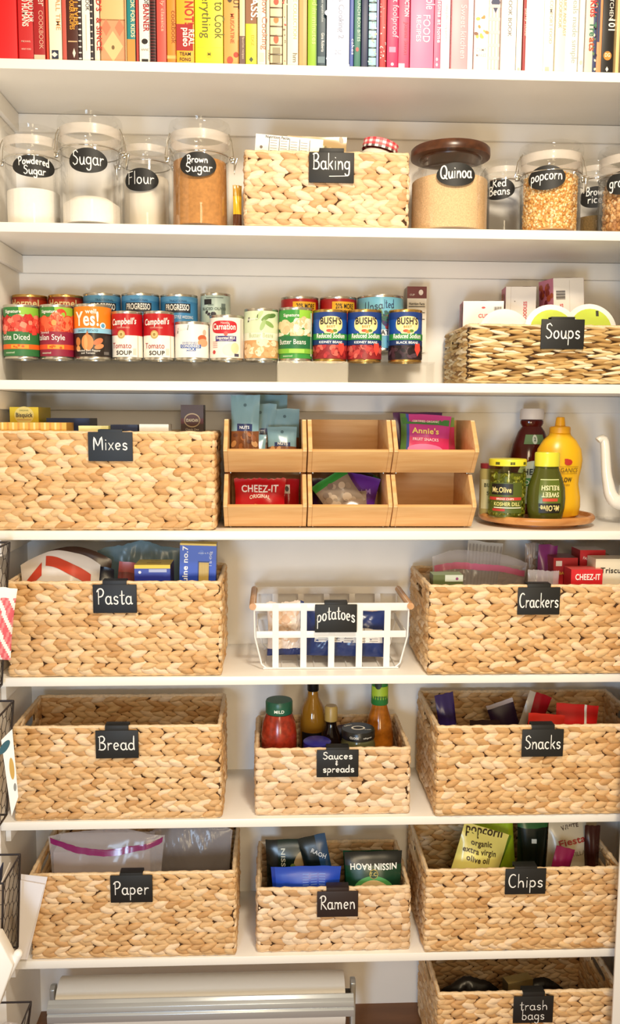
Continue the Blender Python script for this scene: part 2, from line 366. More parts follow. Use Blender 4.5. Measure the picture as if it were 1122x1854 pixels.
# ------------------------------------------------------------------ woven baskets
def petal(nr=7, ns=8):
    vs = [(-.5, 0, 0)]; fs = []
    for i in range(1, nr-1):
        t = i/(nr-1); a = (math.sin(PI*t**.85))**.66
        for k in range(ns):
            q = 2*PI*k/ns; vs.append((t-.5, math.sin(q)*.5*a, math.cos(q)*.5*a))
    vs.append((.5, 0, 0)); N = len(vs)-1; r = nr-2
    for k in range(ns): fs.append((0, 1+k, 1+(k+1) % ns)); fs.append((N, N-ns+(k+1) % ns, N-ns+k))
    for i in range(r-1):
        for k in range(ns): a = 1+i*ns; fs.append((a+k, a+ns+k, a+ns+(k+1) % ns, a+(k+1) % ns))
    return np.array(vs), fs
PV, PF = petal()
def weave_wall(mb, mat, L, h, rows, pitch, tilt, ratio, thick, frame, hole=None, jit=1):
    # frame(u, v, n) -> world for a wall lying along u (0..L), v up, n outward
    hr = h/rows; P = []; 
    for r in range(rows):
        n = max(2, round(L/pitch)); p = L/n; sg = -1 if r % 2 == 0 else 1
        off = rng.uniform(0, 1)*p if r % 2 == 0 else off
        for k in range(-1, n+1):
            u = (k+.5)*p+off+rng.normal(0, .05)*p; v = h-(r+.5)*hr
            if u < -.15*p or u > L+.15*p: continue
            if hole and abs((u-hole[0])/hole[2]) < 1 and abs((v-hole[1])/hole[3]) < 1: continue
            ln = ratio*p*rng.uniform(.88, 1.12); 
            lo, hi = max(0, u-ln/2), min(L, u+ln/2)
            if hi-lo < .4*p: continue
            u = (lo+hi)/2; ln = hi-lo
            wd = hr*1.42*rng.uniform(.85, 1.12); th = thick*rng.uniform(.85, 1.15)
            a = sg*tilt*rng.uniform(.75, 1.25); o = rng.uniform(.06, .14)
            V = PV*np.array([ln, wd, th])
            c, s = math.cos(o), math.sin(o); V = np.stack([V[:, 0]*c+V[:, 2]*s*1, V[:, 1], V[:, 2]*c-V[:, 0]*s], 1)
            c, s = math.cos(a), math.sin(a); V = np.stack([V[:, 0]*c-V[:, 1]*s, V[:, 0]*s+V[:, 1]*c, V[:, 2]], 1)
            V[:, 0] = np.clip(V[:, 0]+u, -.002, L+.002); V[:, 1] = np.clip(V[:, 1]+v+rng.normal(0, .0004), .001, h); V[:, 2] += rng.normal(0, .0006)
            P.append(V)
    nb = len(P)
    if not nb: return
    A = np.concatenate(P); F = []
    for i in range(nb): F += [tuple(j+i*len(PV) for j in f) for f in PF]
    mb.add(frame(A), F, mat)
def basket(name, label, x0, x1, yf, yb, z0, h, rows, mat=None, pitch=.0255, tilt=.37, ratio=1.75, thick=.0115, holes=True, rim_mat=None, group=None, rotz=0, rimr=.0042, hole_z=.03):
    mat = mat or REED
    W = x1-x0; Dp = yb-yf; cx = (x0+x1)/2; cy = (yf+yb)/2
    t = thing(name, label, 'basket', (cx, cy, z0), (0, 0, rotz), group)
    a, b = W/2, Dp/2; k = thick*.5; rh = .006
    hh = h-rh-.002
    mb = MB()
    hole = (Dp/2, hh-hole_z, .047, .0135) if holes else None
    def fr(A): return np.stack([-a+A[:, 0], -b+k-A[:, 2], A[:, 1]+.003], 1)
    def bk(A): return np.stack([a-A[:, 0], b-k+A[:, 2], A[:, 1]+.003], 1)
    def lf(A): return np.stack([-a+k-A[:, 2], b-A[:, 0], A[:, 1]+.003], 1)
    def rt(A): return np.stack([a-k+A[:, 2], -b+A[:, 0], A[:, 1]+.003], 1)
    weave_wall(mb, mat, W, hh, rows, pitch, tilt, ratio, thick, fr)
    weave_wall(mb, mat, W, hh, rows, pitch, tilt, ratio, thick, bk)
    weave_wall(mb, mat, Dp, hh, rows, pitch, tilt, ratio, thick, lf, hole)
    weave_wall(mb, mat, Dp, hh, rows, pitch, tilt, ratio, thick, rt, hole)
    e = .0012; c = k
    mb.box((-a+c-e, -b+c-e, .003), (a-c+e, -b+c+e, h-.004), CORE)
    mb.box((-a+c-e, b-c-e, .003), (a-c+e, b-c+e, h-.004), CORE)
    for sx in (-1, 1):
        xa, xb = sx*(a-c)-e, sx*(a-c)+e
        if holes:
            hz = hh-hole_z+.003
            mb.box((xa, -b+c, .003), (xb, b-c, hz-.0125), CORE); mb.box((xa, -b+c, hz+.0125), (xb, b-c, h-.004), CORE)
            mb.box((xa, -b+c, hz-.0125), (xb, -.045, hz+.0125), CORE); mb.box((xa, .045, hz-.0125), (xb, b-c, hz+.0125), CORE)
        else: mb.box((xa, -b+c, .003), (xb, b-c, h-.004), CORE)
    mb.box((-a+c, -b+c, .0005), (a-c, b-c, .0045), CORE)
    body = mb.build('woven_body', t, ang=1.2)
    def ring(zz, rr, dn):
        pts = []; n1 = max(4, int(W/.008)); n2 = max(4, int(Dp/.008)); q = k
        for i in range(n1): pts.append((-a+q+(W-2*q)*i/n1, -b+q))
        for i in range(n2): pts.append((a-q, -b+q+(Dp-2*q)*i/n2))
        for i in range(n1): pts.append((a-q-(W-2*q)*i/n1, b-q))
        for i in range(n2): pts.append((-a+q, b-q-(Dp-2*q)*i/n2))
        return [(x, y, zz+rng.normal(0, .0004)) for x, y in pts], [rr*(1+.13*math.sin(i*1.9)+rng.normal(0, .05)) for i in range(len(pts))]
    p, r = ring(h-rimr-.0008, rimr, 0)
    MB().tube(p, r, rim_mat or RIM, 8, True).build('rim', t, ang=0)
    p, r = ring(.0038, .0036, 0)
    MB().tube(p, r, mat, 6, True).build('base_cord', t, ang=0)
    if holes:
        for sx in (-1, 1):
            pts = [(sx*(a-k), .05*math.copysign(abs(math.cos(q))**.5, math.cos(q)), hh-hole_z+.003+.0155*math.copysign(abs(math.sin(q))**.5, math.sin(q))) for q in np.linspace(0, 2*PI, 40, endpoint=False)]
            MB().tube(pts, .0042, mat, 7, True).build('handle', body, ang=0)
    return t
def clip_tag(lines, x, ytop, z, w=.088, h=.058, tab=(.048, .011), size=.013, label='', col=None, dy=0, wd=.0026, bend=0, tilt=0, underline=False, yb=.012, basket_yf=0, rotx=.03, bottom=0):
    # black chalk plate that hooks over a basket rim: plate front plane just ahead of the weave
    y = basket_yf-.0035
    t = thing('basket_tag', label, 'label', (x, y, z), (rotx, tilt, 0), 'black chalk tags on the pantry baskets')
    col = col or BLACK
    mb = MB(); tw, th = tab
    mb.box((-w/2, -.003, -h), (w/2, 0, 0), col, .0012)
    mb.box((-tw/2, -.0025, -.002), (tw/2, 0, th), col, .0008)
    mb.box((-tw/2, -.0025, th-.0012), (tw/2, .0195, th+.0008), col, .0006)
    mb.box((-tw/2, .0178, -.006), (tw/2, .0195, th), col, .0006)
    plate = mb.build('plate', t)
    ml = MB(); fn = plane_fn(-.003, .0003); n = len(lines)
    for i, l in enumerate(lines):
        txt, cx, cy, xh = l[:4]; wid = l[4] if len(l) > 4 else None; bd = l[5] if len(l) > 5 else 0; sl = l[6] if len(l) > 6 else 0
        wid = wid and wid*1.13; ml.hand(txt, cx, cy-h-.001, xh*1.18, CHALK, fn, wd, 2, bd, wid, sl)
    if underline: ml.flat(*ribbon([(-.004, .012-h), (.028, .013-h)], .0022), CHALK, fn, 2)
    ml.build('lettering', plate)
    return t
G1 = 'woven water hyacinth storage baskets'
def zr(i): return ZS[i]+.0006
BK = {}
def bsk(key, label, px0, px1, pyt, pyb, shelf, yf, yb, h, rows, **k):
    c = (px0+px1)/2; ym = (pyt+pyb)/2
    x0 = k.pop('x0', None); x1 = k.pop('x1', None)
    x0 = X(px0, ym, yf) if x0 is None else x0; x1 = X(px1, ym, yf) if x1 is None else x1
    BK[key] = (x0, x1, yf, yb, zr(shelf), h); return basket('storage_basket', label, x0, x1, yf, yb, zr(shelf), h, rows, group=G1, **k)
bsk('baking', 'small pale woven basket with the Baking tag on the jar shelf', 440, 742, 272, 412, 1, .008, .235, .146, 11, mat=REEDL, holes=False)
bsk('soups', 'low seagrass basket with the Soups tag beside the cans', 845, 1140, 582, 692, 2, .006, .245, .119, 19, x1=.79, mat=SEAG, pitch=.04, tilt=.13, ratio=1.85, thick=.009, hole_z=.026)
bsk('mixes', 'big woven basket with the Mixes tag beside the bamboo bins', -10, 390, 780, 960, 3, .006, .225, .2, 14, x0=-.556)
bsk('pasta', 'big woven basket with the Pasta tag left of the white wire basket', 10, 402, 1053, 1226, 4, .001, .232, .199, 15)
bsk('crackers', 'big woven basket with the Crackers tag right of the white wire basket', 773, 1140, 1058, 1224, 4, -.006, .235, .191, 15, x1=.79)
bsk('bread', 'big empty looking woven basket with the Bread tag', 22, 402, 1313, 1485, 5, .002, .215, .204, 16)
bsk('sauces', 'small pale woven basket with the Sauces and Spreads tag', 460, 744, 1354, 1477, 5, .01, .225, .148, 10, mat=REEDL, holes=False)
bsk('snacks', 'big woven basket with the Snacks tag on the right of the sixth shelf', 788, 1140, 1313, 1480, 5, -.006, .24, .199, 15, x1=.8)
bsk('paper', 'big woven basket with the Paper tag on the lowest shelf', 52, 428, 1580, 1738, 6, .001, .232, .192, 15)
bsk('ramen', 'small pale woven basket with the Ramen tag on the lowest shelf', 463, 744, 1606, 1724, 6, .009, .225, .147, 10, mat=REEDL, holes=False)
bsk('chips', 'big woven basket with the Chips tag on the lowest shelf', 768, 1125, 1570, 1724, 6, -.003, .24, .189, 15)
# trash-bag basket stands on the floor
tb_y = .0; tb_x0 = X(790, 1840, tb_y); zt = Z(980, 1795, tb_y)
BK['trash'] = (tb_x0, tb_x0+.41, tb_y, .245, .0006, zt)
basket('storage_basket', 'big woven basket with the trash bags tag standing on the floor', tb_x0, tb_x0+.41, tb_y, .245, .0006, zt, 17, group=G1)
def ctag(key, words_, px, py_top, py_bot, lines, label, w=.088, tab=(.048, .010), **k):
    x0, x1, yf, yb, z0, h = BK[key]; y = yf-.004
    x = X(px, (py_top+py_bot)/2, y); zt_ = Z(px, py_top, y); zb = Z(px, py_bot, y)
    ztop = z0+h
    return clip_tag(lines, x, 0, zt_, w, zt_-zb, (tab[0], max(.004, ztop-zt_+.0016)), label=label, basket_yf=yf, **k)
NAVY = M('#1E2733', .6)
ctag('baking', '', 600, 276, 331, [('Baking', 0, .026, .0125, .064)], 'black chalk tag reading Baking', underline=True)
ctag('soups', '', 1018, 578, 632, [('Soups', 0, .022, .0125, .062)], 'black chalk tag reading Soups')
ctag('mixes', '', 200, 782, 835, [('Mixes', 0, .024, .011, .06)], 'dark navy chalk tag reading Mixes', col=NAVY, w=.088)
ctag('pasta', '', 208, 1058, 1110, [('Pasta', .0, .02, .0135, .062)], 'black chalk tag reading Pasta', col=M('#161a22', .55))
ctag('crackers', '', 975, 1063, 1113, [('Crackers', 0, .017, .0125, .072)], 'black chalk tag reading Crackers')
ctag('bread', '', 212, 1322, 1373, [('Bread', 0, .02, .0125, .066)], 'black chalk tag reading Bread')
ctag('sauces', '', 611, 1357, 1407, [('Sauces', 0, .0415, .0066, .055), ('&', -.002, .0285, .0052), ('spreads', .002, .0125, .0066, .058)], 'black chalk tag reading Sauces and Spreads', wd=.0023)
ctag('snacks', '', 982, 1320, 1370, [('Snacks', 0, .019, .0125, .067)], 'black chalk tag reading Snacks')
ctag('paper', '', 238, 1584, 1634, [('Paper', 0, .02, .0125, .064)], 'black chalk tag reading Paper')
ctag('ramen', '', 611, 1613, 1660, [('Ramen', 0, .02, .013, .066)], 'dark brown chalk tag reading Ramen', col=M('#2A1C1A', .5))
ctag('chips', '', 951, 1572, 1619, [('Chips', 0, .018, .0125, .066)], 'black chalk tag reading Chips')
ctag('trash', '', 965, 1803, 1852, [('trash', 0, .033, .0095, .054), ('bags', 0, .01, .0095, .044)], 'black chalk tag reading trash bags', wd=.0017)
# ------------------------------------------------------------------ cookbooks
def C(h, r=.45): return M(h, r)
def scatter(mb, n, x0, x1, y0, y1, cols, rx, ry, fn, L=2, p=1, seg=9, jit=.35):
    for i in range(n):
        k = 1+rng.uniform(-jit, jit)
        mb.oval(rng.uniform(x0, x1), rng.uniform(y0, y1), rx*k, ry*k, C(cols[int(rng.integers(len(cols)))], .35), fn, L+i*.06, seg, 1, rng.uniform(0, PI), p)
def book(a, b, col, label, prints=(), h=None, d=None, yo=None, rough=.45):
    yo = rng.uniform(.006, .018) if yo is None else yo
    x0 = X(a, 115, .01)+.0005; x1 = X(b, 115, .01)-.0005; wd = x1-x0
    h = h or rng.uniform(.215, .262); d = d or rng.uniform(.165, .205)
    t = thing('cookbook', label, 'book', ((x0+x1)/2, yo, zr(0)), group='cookbooks along the top shelf')
    mb = MB(); m = C(col, rough); e = min(.0022, wd*.2)
    mb.box((-wd/2, 0, 0), (wd/2, e, h), m, e*.42); mb.box((-wd/2, e*.6, 0), (-wd/2+e*.7, d, h), m); mb.box((wd/2-e*.7, e*.6, 0), (wd/2, d, h), m)
    fn = plane_fn(0, .0002); lay = 1.5
    for p in prints:
        k = p[0]
        if k == 't':      # running down the spine: text, height of its middle, letter size, colour, sideways shift, length, bold
            _, s_, zc, sz, c, dx, ln, bo = (list(p)+[None]*8)[:8]
            mb.text(s_, dx or 0, zc, sz, C(c), fn, 4, bool(bo), ln, -PI/2)
        elif k == 'u':    # upright text
            _, s_, zc, sz, c, wid, bo = (list(p)+[None]*7)[:7]; mb.text(s_, 0, zc, sz, C(c), fn, 4, bool(bo), wid)
        elif k == 'r':    # block, fractions of the spine's width
            _, u0, u1, z0, z1, c = p; lay += .12; mb.rect(u0*wd, u1*wd, z0, z1, C(c), fn, lay)
        elif k == 'o': _, u, zc, rx, ry, c = p; mb.oval(u*wd, zc, rx, ry, C(c), fn, 3, 16, 1)
        elif k == 'd': _, u, zc, rx, ry, c = p; mb.poly([(u*wd-rx, zc), (u*wd, zc-ry), (u*wd+rx, zc), (u*wd, zc+ry)], C(c), fn, 2.5)
        elif k == 's': _, n, z0, z1, cols, sz = p; scatter(mb, n, -wd*.42, wd*.42, z0, z1, cols, sz, sz*.7, fn, 2)
        elif k == 'coil':
            zz = .004
            while zz < h-.004:
                mb.box((-wd/2, -.0012, zz), (wd/2, .0005, zz+.0022), C(p[1], .3), .0004); zz += p[2] if len(p) > 2 else .0065
    mb.build('cover', t)
    MB().box((-wd/2+e*.75, e*1.1, .002), (wd/2-e*.75, d-.003, h-.003), PAPERW).build('page_block', t)
    return t
BOOKS = [
 (-22, 33, '#D8131B', 'fat bright red cloth cookbook at the left end of the row', []),
 (33.4, 62, '#C3262A', 'red cookbook with the words FOOD FOR HUMANS in white', [('t', 'FOOD FOR', .095, .0115, '#F3E8DA', .005, .05, 1), ('t', '100 HUMANS', .092, .0115, '#F3E8DA', -.006, .06, 1), ('u', 'MICHAEL', .034, .003, '#E9C9B8', .018), ('u', 'HENRY FORD', .020, .003, '#E9C9B8', .018)]),
 (62.4, 83, '#A31D22', 'dark red cookbook with pale capitals spelling COOKBOOK', [('t', 'cooker', .122, .014, '#EBC7B4', 0, .05), ('t', 'COOKBOOK', .055, .008, '#E2A98F', 0, .07), ('r', -.5, .5, 0, .01, '#D6BFA4')]),
 (83.3, 88, '#D2452B', 'thin orange red booklet left of the cream ALL TIME book', []),
 (88.3, 112, '#F1E4CC', 'cream cookbook with ALL TIME in pale orange letters', [('t', 'OF ALL TIME', .098, .0085, '#D89A64', .002, .08), ('r', -.32, .22, .006, .022, '#29324A'), ('d', -.1, .014, .006, .005, '#E8E2D6')]),
 (112.4, 121, '#C4574A', 'narrow brick pink book left of the dark brown recipe book', []),
 (121.3, 143, '#4A1F17', 'dark brown book with BEST EVER RECIPES in orange', [('t', 'BEST EVER', .1, .0085, '#E7A23C', .0045, .07, 1), ('t', 'SLOW COOKER RECIPES', .103, .0085, '#E7A23C', -.0045, .09, 1), ('r', -.4, .4, .036, .038, '#D8B48A'), ('d', .1, .016, .003, .009, '#EADFD0')]),
 (143.3, 149, '#3A2A2C', 'thin dark spiral bound book with white coil stripes', [('coil', '#F3EEE6', .0105)]),
 (149.3, 165, '#F2ECE0', 'narrow white book with COOKBOOK in small dark capitals', [('t', 'COOKBOOK', .118, .0075, '#3A3434', 0, .052), ('r', -.05, .05, .02, .085, '#C9B9A4')]),
 (165.3, 170, '#2E2930', 'very thin black notebook beside the white COOKBOOK book', [('coil', '#DCD4C8', .012)]),
 (170.3, 180.5, '#EFE2D0', 'slim cream book with red letters spelling SINCE', [('t', 'KIND\'S', .118, .0095, '#C2342C', 0, .05, 1), ('t', '& SINCE', .052, .0095, '#B93A30', 0, .06, 1)]),
 (181, 227, '#E2B87F', 'wide tan cookbook with a pink diamond pattern below', [('u', 'Book', .118, .0125, '#C2924E', .034), ('r', -.48, .48, 0, .08, '#DE9A72'), ('r', -.5, .5, .079, .081, '#9C6B42'), ('d', 0, .032, .019, .028, '#EBC08A'), ('d', -.27, .066, .009, .0155, '#D9805F'), ('d', .27, .066, .009, .0155, '#D9805F'), ('o', 0, .03, .003, .004, '#7B6340')]),
 (227.3, 230.3, '#CFA878', 'thin tan paperback left of the teal cookbook for kids', []),
 (230.6, 246, '#1F7F83', 'teal and orange book reading COOKBOOK FOR KIDS', [('t', 'COOKBOOK FOR KIDS', .105, .0075, '#F0D9B0', 0, .12, 1), ('r', -.5, .5, 0, .042, '#DE9147')]),
 (246.3, 251, '#B7352C', 'thin red pamphlet right of the teal cookbook for kids', []),
 (251.3, 272, '#F2EDE2', 'white book with black script and a dark red ribbon', [('t', 'Doctor', .128, .012, '#2B2626', .0, .04), ('t', 'BANNER', .085, .011, '#A9272C', -.002, .05, 1), ('o', 0, .042, .006, .005, '#262020'), ('u', 'ANNE', .025, .004, '#8A8378', .014), ('r', -.3, .3, .002, .01, '#2B2626')]),
 (272.3, 283, '#5B1F22', 'dark red comb bound book with black zigzag coil', [('coil', '#241A1C', .0055)]),
 (283.3, 301, '#E4564A', 'coral red cookbook beside the orange cookbook', [('t', 'family classics', .1, .006, '#F2C1A8', 0, .08)]),
 (301.4, 319, '#E08A2E', 'orange cookbook with the word cookbook in brown', [('t', 'cookbook', .07, .0095, '#96561C', 0, .06), ('r', -.5, .5, .012, .018, '#EDB766')]),
 (319.4, 352, '#F2A92A', 'orange book reading NOT in red above a red paleo block', [('t', 'WE NOT!', .108, .0165, '#B7251E', 0, .075, 1), ('r', -.5, .44, .024, .072, '#A51E1E'), ('t', 'paleo', .048, .012, '#F4EBDD', -.004, .035, 1), ('t', 'REAL', .048, .01, '#F4EBDD', .007, .03, 1), ('u', 'TEAM', .015, .006, '#2C2018', .022, 1), ('u', 'FONG', .005, .006, '#2C2018', .022, 1)]),
 (352.4, 404, '#F6E22C', 'thick bright yellow cookbook with olive green lettering', [('t', 'How to Cook', .105, .019, '#5B5A22', .011, .11), ('t', 'Everything', .1, .017, '#5B5A22', -.013, .1), ('r', -.45, .45, .033, .0335, '#C9B63A'), ('o', 0, .02, .006, .006, '#D6BF20'), ('u', 'M', .018, .006, '#7A7126')]),
 (404.4, 433, '#D9A055', 'tan orange book reading MUSCATINE with red dots', [('t', 'MUSCATINE', .07, .0075, '#B4502C', -.002, .055), ('o', -.1, .012, .006, .007, '#C0452A'), ('o', .3, .022, .005, .005, '#B23C28'), ('t', 'OUT', .12, .011, '#4A3A2A', .004, .03), ('o', -.1, .125, .005, .008, '#4A3A2A')]),
 (433.3, 444, '#E4C9A2', 'slim cream and brown book beside the yellow CLASS book', [('r', -.5, .5, 0, .052, '#6B4E48'), ('t', 'favorite recipes', .03, .004, '#D9C2AE', 0, .04)]),
 (444.3, 465, '#E9DE35', 'brown topped yellow book with CLASS in white letters', [('r', -.5, .5, .075, .26, '#8A5A3A'), ('t', 'CLASS.', .115, .014, '#F4EDE2', 0, .07, 1), ('t', 'EDGE', .045, .006, '#B9A62A', 0, .02), ('d', 0, .01, .004, .005, '#3A4A2A')]),
 (465.3, 481, '#F6E3D0', 'cream pink book reading Slow Cooking in red script', [('t', 'Slow Cooking', .08, .0105, '#D9765E', .001, .1), ('r', -.3, .3, .008, .024, '#EBC8B4')]),
 (481.3, 488, '#EBD9BB', 'thin cream booklet left of the spiral bound cream book', [('t', 'COOKERY', .02, .004, '#6B5A42', 0, .02)]),
 (488.3, 511, '#E3CDA8', 'cream spiral bound cookbook with round prints', [('coil', '#5A4B38', .017), ('o', 0, .05, .005, .008, '#B8532E'), ('o', 0, .085, .005, .006, '#C77A3C'), ('r', -.3, .35, .006, .035, '#8F8566'), ('o', 0, .118, .005, .006, '#B04A30')]),
 (511.3, 519, '#D8C4A4', 'narrow beige booklet with small red marks', [('s', 12, .01, .13, ['#B4342C', '#6A5442', '#E9DCC4'], .002)]),
 (519.3, 540, '#F4E8CB', 'cream book reading COLLECTION in pale gold', [('t', 'RECIPE COLLECTION', .1, .007, '#C9B588', .001, .1), ('t', 'hm', .016, .009, '#5F4F38', 0, .018)]),
 (540.3, 556, '#CFA06A', 'tan wood coloured book left of the green book', [('r', -.1, -.02, 0, .2, '#B98A55')]),
 (556.3, 573, '#8DB61E', 'bright green cookbook with pale green writing', [('t', 'food in minutes', .09, .009, '#C6DC80', 0, .1), ('r', .38, .5, 0, .2, '#5E8A1A')]),
 (573.3, 590, '#274150', 'dark slate blue book with tiny white title', [('t', 'the complete vegetable kitchen', .115, .004, '#C9D3D8', 0, .06), ('t', 'Gina Roberts', .048, .0055, '#F2F2F0', 0, .035), ('r', -.4, .4, .01, .022, '#4E6B78')]),
 (590.4, 632, '#CDD3EA', 'pale lavender blue book reading Cooking 2', [('s', 26, .0, .2, ['#E8EAF4', '#B9C2E2', '#D9DCEE', '#C4CBE6'], .009), ('t', 'Light\'s Cooking 2', .105, .0105, '#8A90A8', .001, .105), ('u', '2C', .024, .008, '#7C84A4', .014)]),
 (632.4, 640, '#4257A4', 'thin royal blue book right of the pale lavender one', [('t', 'cakes', .04, .005, '#D4DAF0', 0, .03)]),
 (640.3, 653, '#2E6E62', 'teal green book with a red dot reading LUNCH BOX', [('t', 'LUNCH BOX BITES', .09, .0055, '#B9D2C4', 0, .08), ('o', 0, .036, .003, .004, '#B2352E')]),
 (653.3, 666, '#1D2A50', 'plain navy blue book between two patterned ones', []),
 (666.3, 681, '#9CCBD8', 'light blue comb bound book with leafy pattern', [('coil', '#2C3B44', .0165), ('s', 26, .0, .14, ['#F0EFE2', '#3F8C86', '#D9B65A', '#2F6E66'], .0022)]),
 (681.3, 686, '#8C8FC4', 'very thin lilac blue booklet beside the red dotted book', []),
 (686.3, 699, '#A82B31', 'dark red book dotted with small pale specks', [('s', 34, .0, .14, ['#E8C8B8', '#6B1A1E', '#D2605A'], .0013)]),
 (699.3, 720, '#D3215F', 'magenta cookbook with foolproof in pale pink script', [('t', 'most foolproof', .105, .011, '#F2B9CC', 0, .095), ('r', -.3, .3, .03, .04, '#E678A0'), ('o', 0, .008, .003, .003, '#F2B9CC')]),
 (720.3, 741, '#E84A74', 'rose red book with RODUCTION in white capitals', [('t', 'RODUCTION', .125, .008, '#FBE4EA', .001, .055, 1), ('t', 'Joanna Simon', .058, .008, '#C22A4E', .001, .06), ('r', -.45, .1, .0, .012, '#F7D6DC')]),
 (741.3, 784, '#F47FA6', 'wide pink book reading Whole FOOD RECIPES in white', [('t', 'Whole', .132, .017, '#FDEFF3', .007, .045), ('t', 'FOOD', .075, .0135, '#FDEFF3', .002, .052), ('t', 'RECIPES', .075, .0085, '#FDEFF3', -.011, .05)]),
 (784.3, 797, '#EE6C92', 'narrow rose pink book reading at home', [('t', 'Christmas at home', .1, .0075, '#FBE0E8', 0, .1, 1), ('o', 0, .02, .002, .003, '#FBE0E8'), ('o', 0, .01, .002, .003, '#FBE0E8')]),
 (797.3, 815, '#FBE3E6', 'pale blush white book left of the salmon pink one', [('t', 'simple suppers', .09, .005, '#EBB9C2', 0, .07)]),
 (815.3, 845, '#F2A3AC', 'salmon pink book with faint lettering', [('t', 'Sweet kitchen', .07, .011, '#F7C6CC', .002, .1)]),
 (845.3, 856, '#FAD9DE', 'slim pale pink book left of the illustrated white book', []),
 (856.3, 882, '#FBF4EE', 'white book with small orange drawings', [('s', 10, .06, .1, ['#D9863A', '#7A4A2C', '#E9B44A'], .0035), ('u', 'CAMP', .035, .006, '#F2C4B4', .02), ('u', 'MAKES', .025, .006, '#F2C4B4', .02)]),
 (882.3, 905, '#FBE9E6', 'pink and white gingham checked cookbook', [('r', -.5+.28*i, -.36+.28*i, 0, .2, '#F4B7B4') for i in range(4)]+[('r', -.5, .5, .012*i, .012*i+.006, '#F7C9C4') for i in range(0, 15, 2)]+[('d', .1, .13, .009, .02, '#39405F')]),
 (905.3, 933, '#FCF8F2', 'white book with thin capitals reading COOK BOOK', [('t', 'OF COOK BOOK', .112, .0075, '#77726C', -.002, .095)]),
 (933.3, 944, '#F8F0E4', 'slim ivory book right of the white COOK BOOK', [('r', -.2, .2, .002, .008, '#E8B8A8')]),
 (944.3, 949.5, '#A33A3E', 'very thin dark red booklet among the white books', [('t', 'party food', .09, .004, '#F0DCCC', 0, .05)]),
 (949.8, 983, '#FDFAF5', 'wide plain white cookbook on the right half', []),
 (983.3, 1003, '#F8F3E8', 'ivory book with faint grey capitals and a red foot mark', [('t', 'COMFORT FOOD', .095, .006, '#B9AE9C', 0, .08), ('r', -.3, .1, .002, .012, '#EFB9A8')]),
 (1003.3, 1022, '#F6EEDA', 'cream book reading QUICK AND EASY COOKBOOK', [('t', 'QUICK AND EASY', .105, .0065, '#B3A684', .004, .075), ('t', 'COOKBOOK', .11, .0065, '#B3A684', -.005, .055)]),
 (1022.3, 1046, '#F5F4EF', 'white book reading meals made simple in grey', [('t', 'meals made simple', .085, .0105, '#A9AFA6', .001, .13)]),
 (1046.3, 1056, '#F3EFEA', 'narrow white book left of the Kids Treats book', [('o', 0, .02, .003, .004, '#C9C2B8')]),
 (1056.3, 1071, '#D9D2C8', 'pale grey book reading Kids Treats in coloured letters', [('t', 'Kids', .118, .0125, '#C23A34', 0, .032, 1), ('t', 'Tre', .08, .0125, '#3F7A5C', 0, .026, 1), ('t', 'ats', .052, .0125, '#B2572E', 0, .026, 1)]),
 (1071.3, 1079, '#3C466E', 'slim blue picture book next to the peach one', [('s', 16, .0, .14, ['#E9D9C4', '#6B8A5C', '#2A2C44'], .0026)]),
 (1079.3, 1089, '#EE9A6A', 'slim peach orange book left of the black KITCHEN 101 book', [('r', -.5, 0, .06, .2, '#3A4468')]),
 (1089.3, 1112, '#191617', 'black book reading KITCHEN 101 with an orange badge', [('t', 'KITCHEN', .128, .0075, '#E9E4DC', .001, .05), ('t', '101', .093, .0125, '#F1ECE2', 0, .027, 1), ('o', 0, .036, .008, .0085, '#D98A3A'), ('u', 'DG', .034, .007, '#F2E2C4', .011, 1), ('d', 0, .011, .003, .005, '#E9E4DC')]),
 (1112.3, 1119, '#E9C88C', 'thin golden tan book near the right end of the row', []),
 (1119.3, 1150, '#5E4422', 'dark brown book at the right end of the row', []),
]
for a, b, c, lab, pr in BOOKS: book(a, b, c, lab, pr)
# ------------------------------------------------------------------ glass jars
def solid_stuff(name, label, T, prof, mat, seg=40, disp=0, dens=0, kern=None, kmats=None, top=True):
    mb = MB(); Rm = max(p[0] for p in prof); R = Rm-max(kern)*1.1 if kern else Rm
    mb.lathe([(p[0]*R/Rm, p[1]) for p in prof], mat, seg)
    if kern:
        zt_ = max(p[1] for p in prof)
        n = dens
        for i in range(n):
            if i < n*.8: a = rng.uniform(PI*.95, 2.05*PI); z = rng.uniform(.009, zt_-.002); p = (R*math.cos(a), R*math.sin(a), z)
            else: r = R*math.sqrt(rng.uniform(0, 1))*.97; a = rng.uniform(0, 2*PI); p = (r*math.cos(a), r*math.sin(a), zt_-.0005+rng.uniform(-.001, .0015))
            rot = Euler(rng.uniform(0, 6, 3)).to_matrix().to_4x4(); rot.translation = Vector(p)
            mb.ball((0, 0, 0), tuple(k*rng.uniform(.8, 1.2) for k in kern), kmats[int(rng.integers(len(kmats)))], 6, 4, rot)
    o = mb.build(name, None, 1.0); o.location = T; tag(o, label, 'food', kind='stuff'); return o
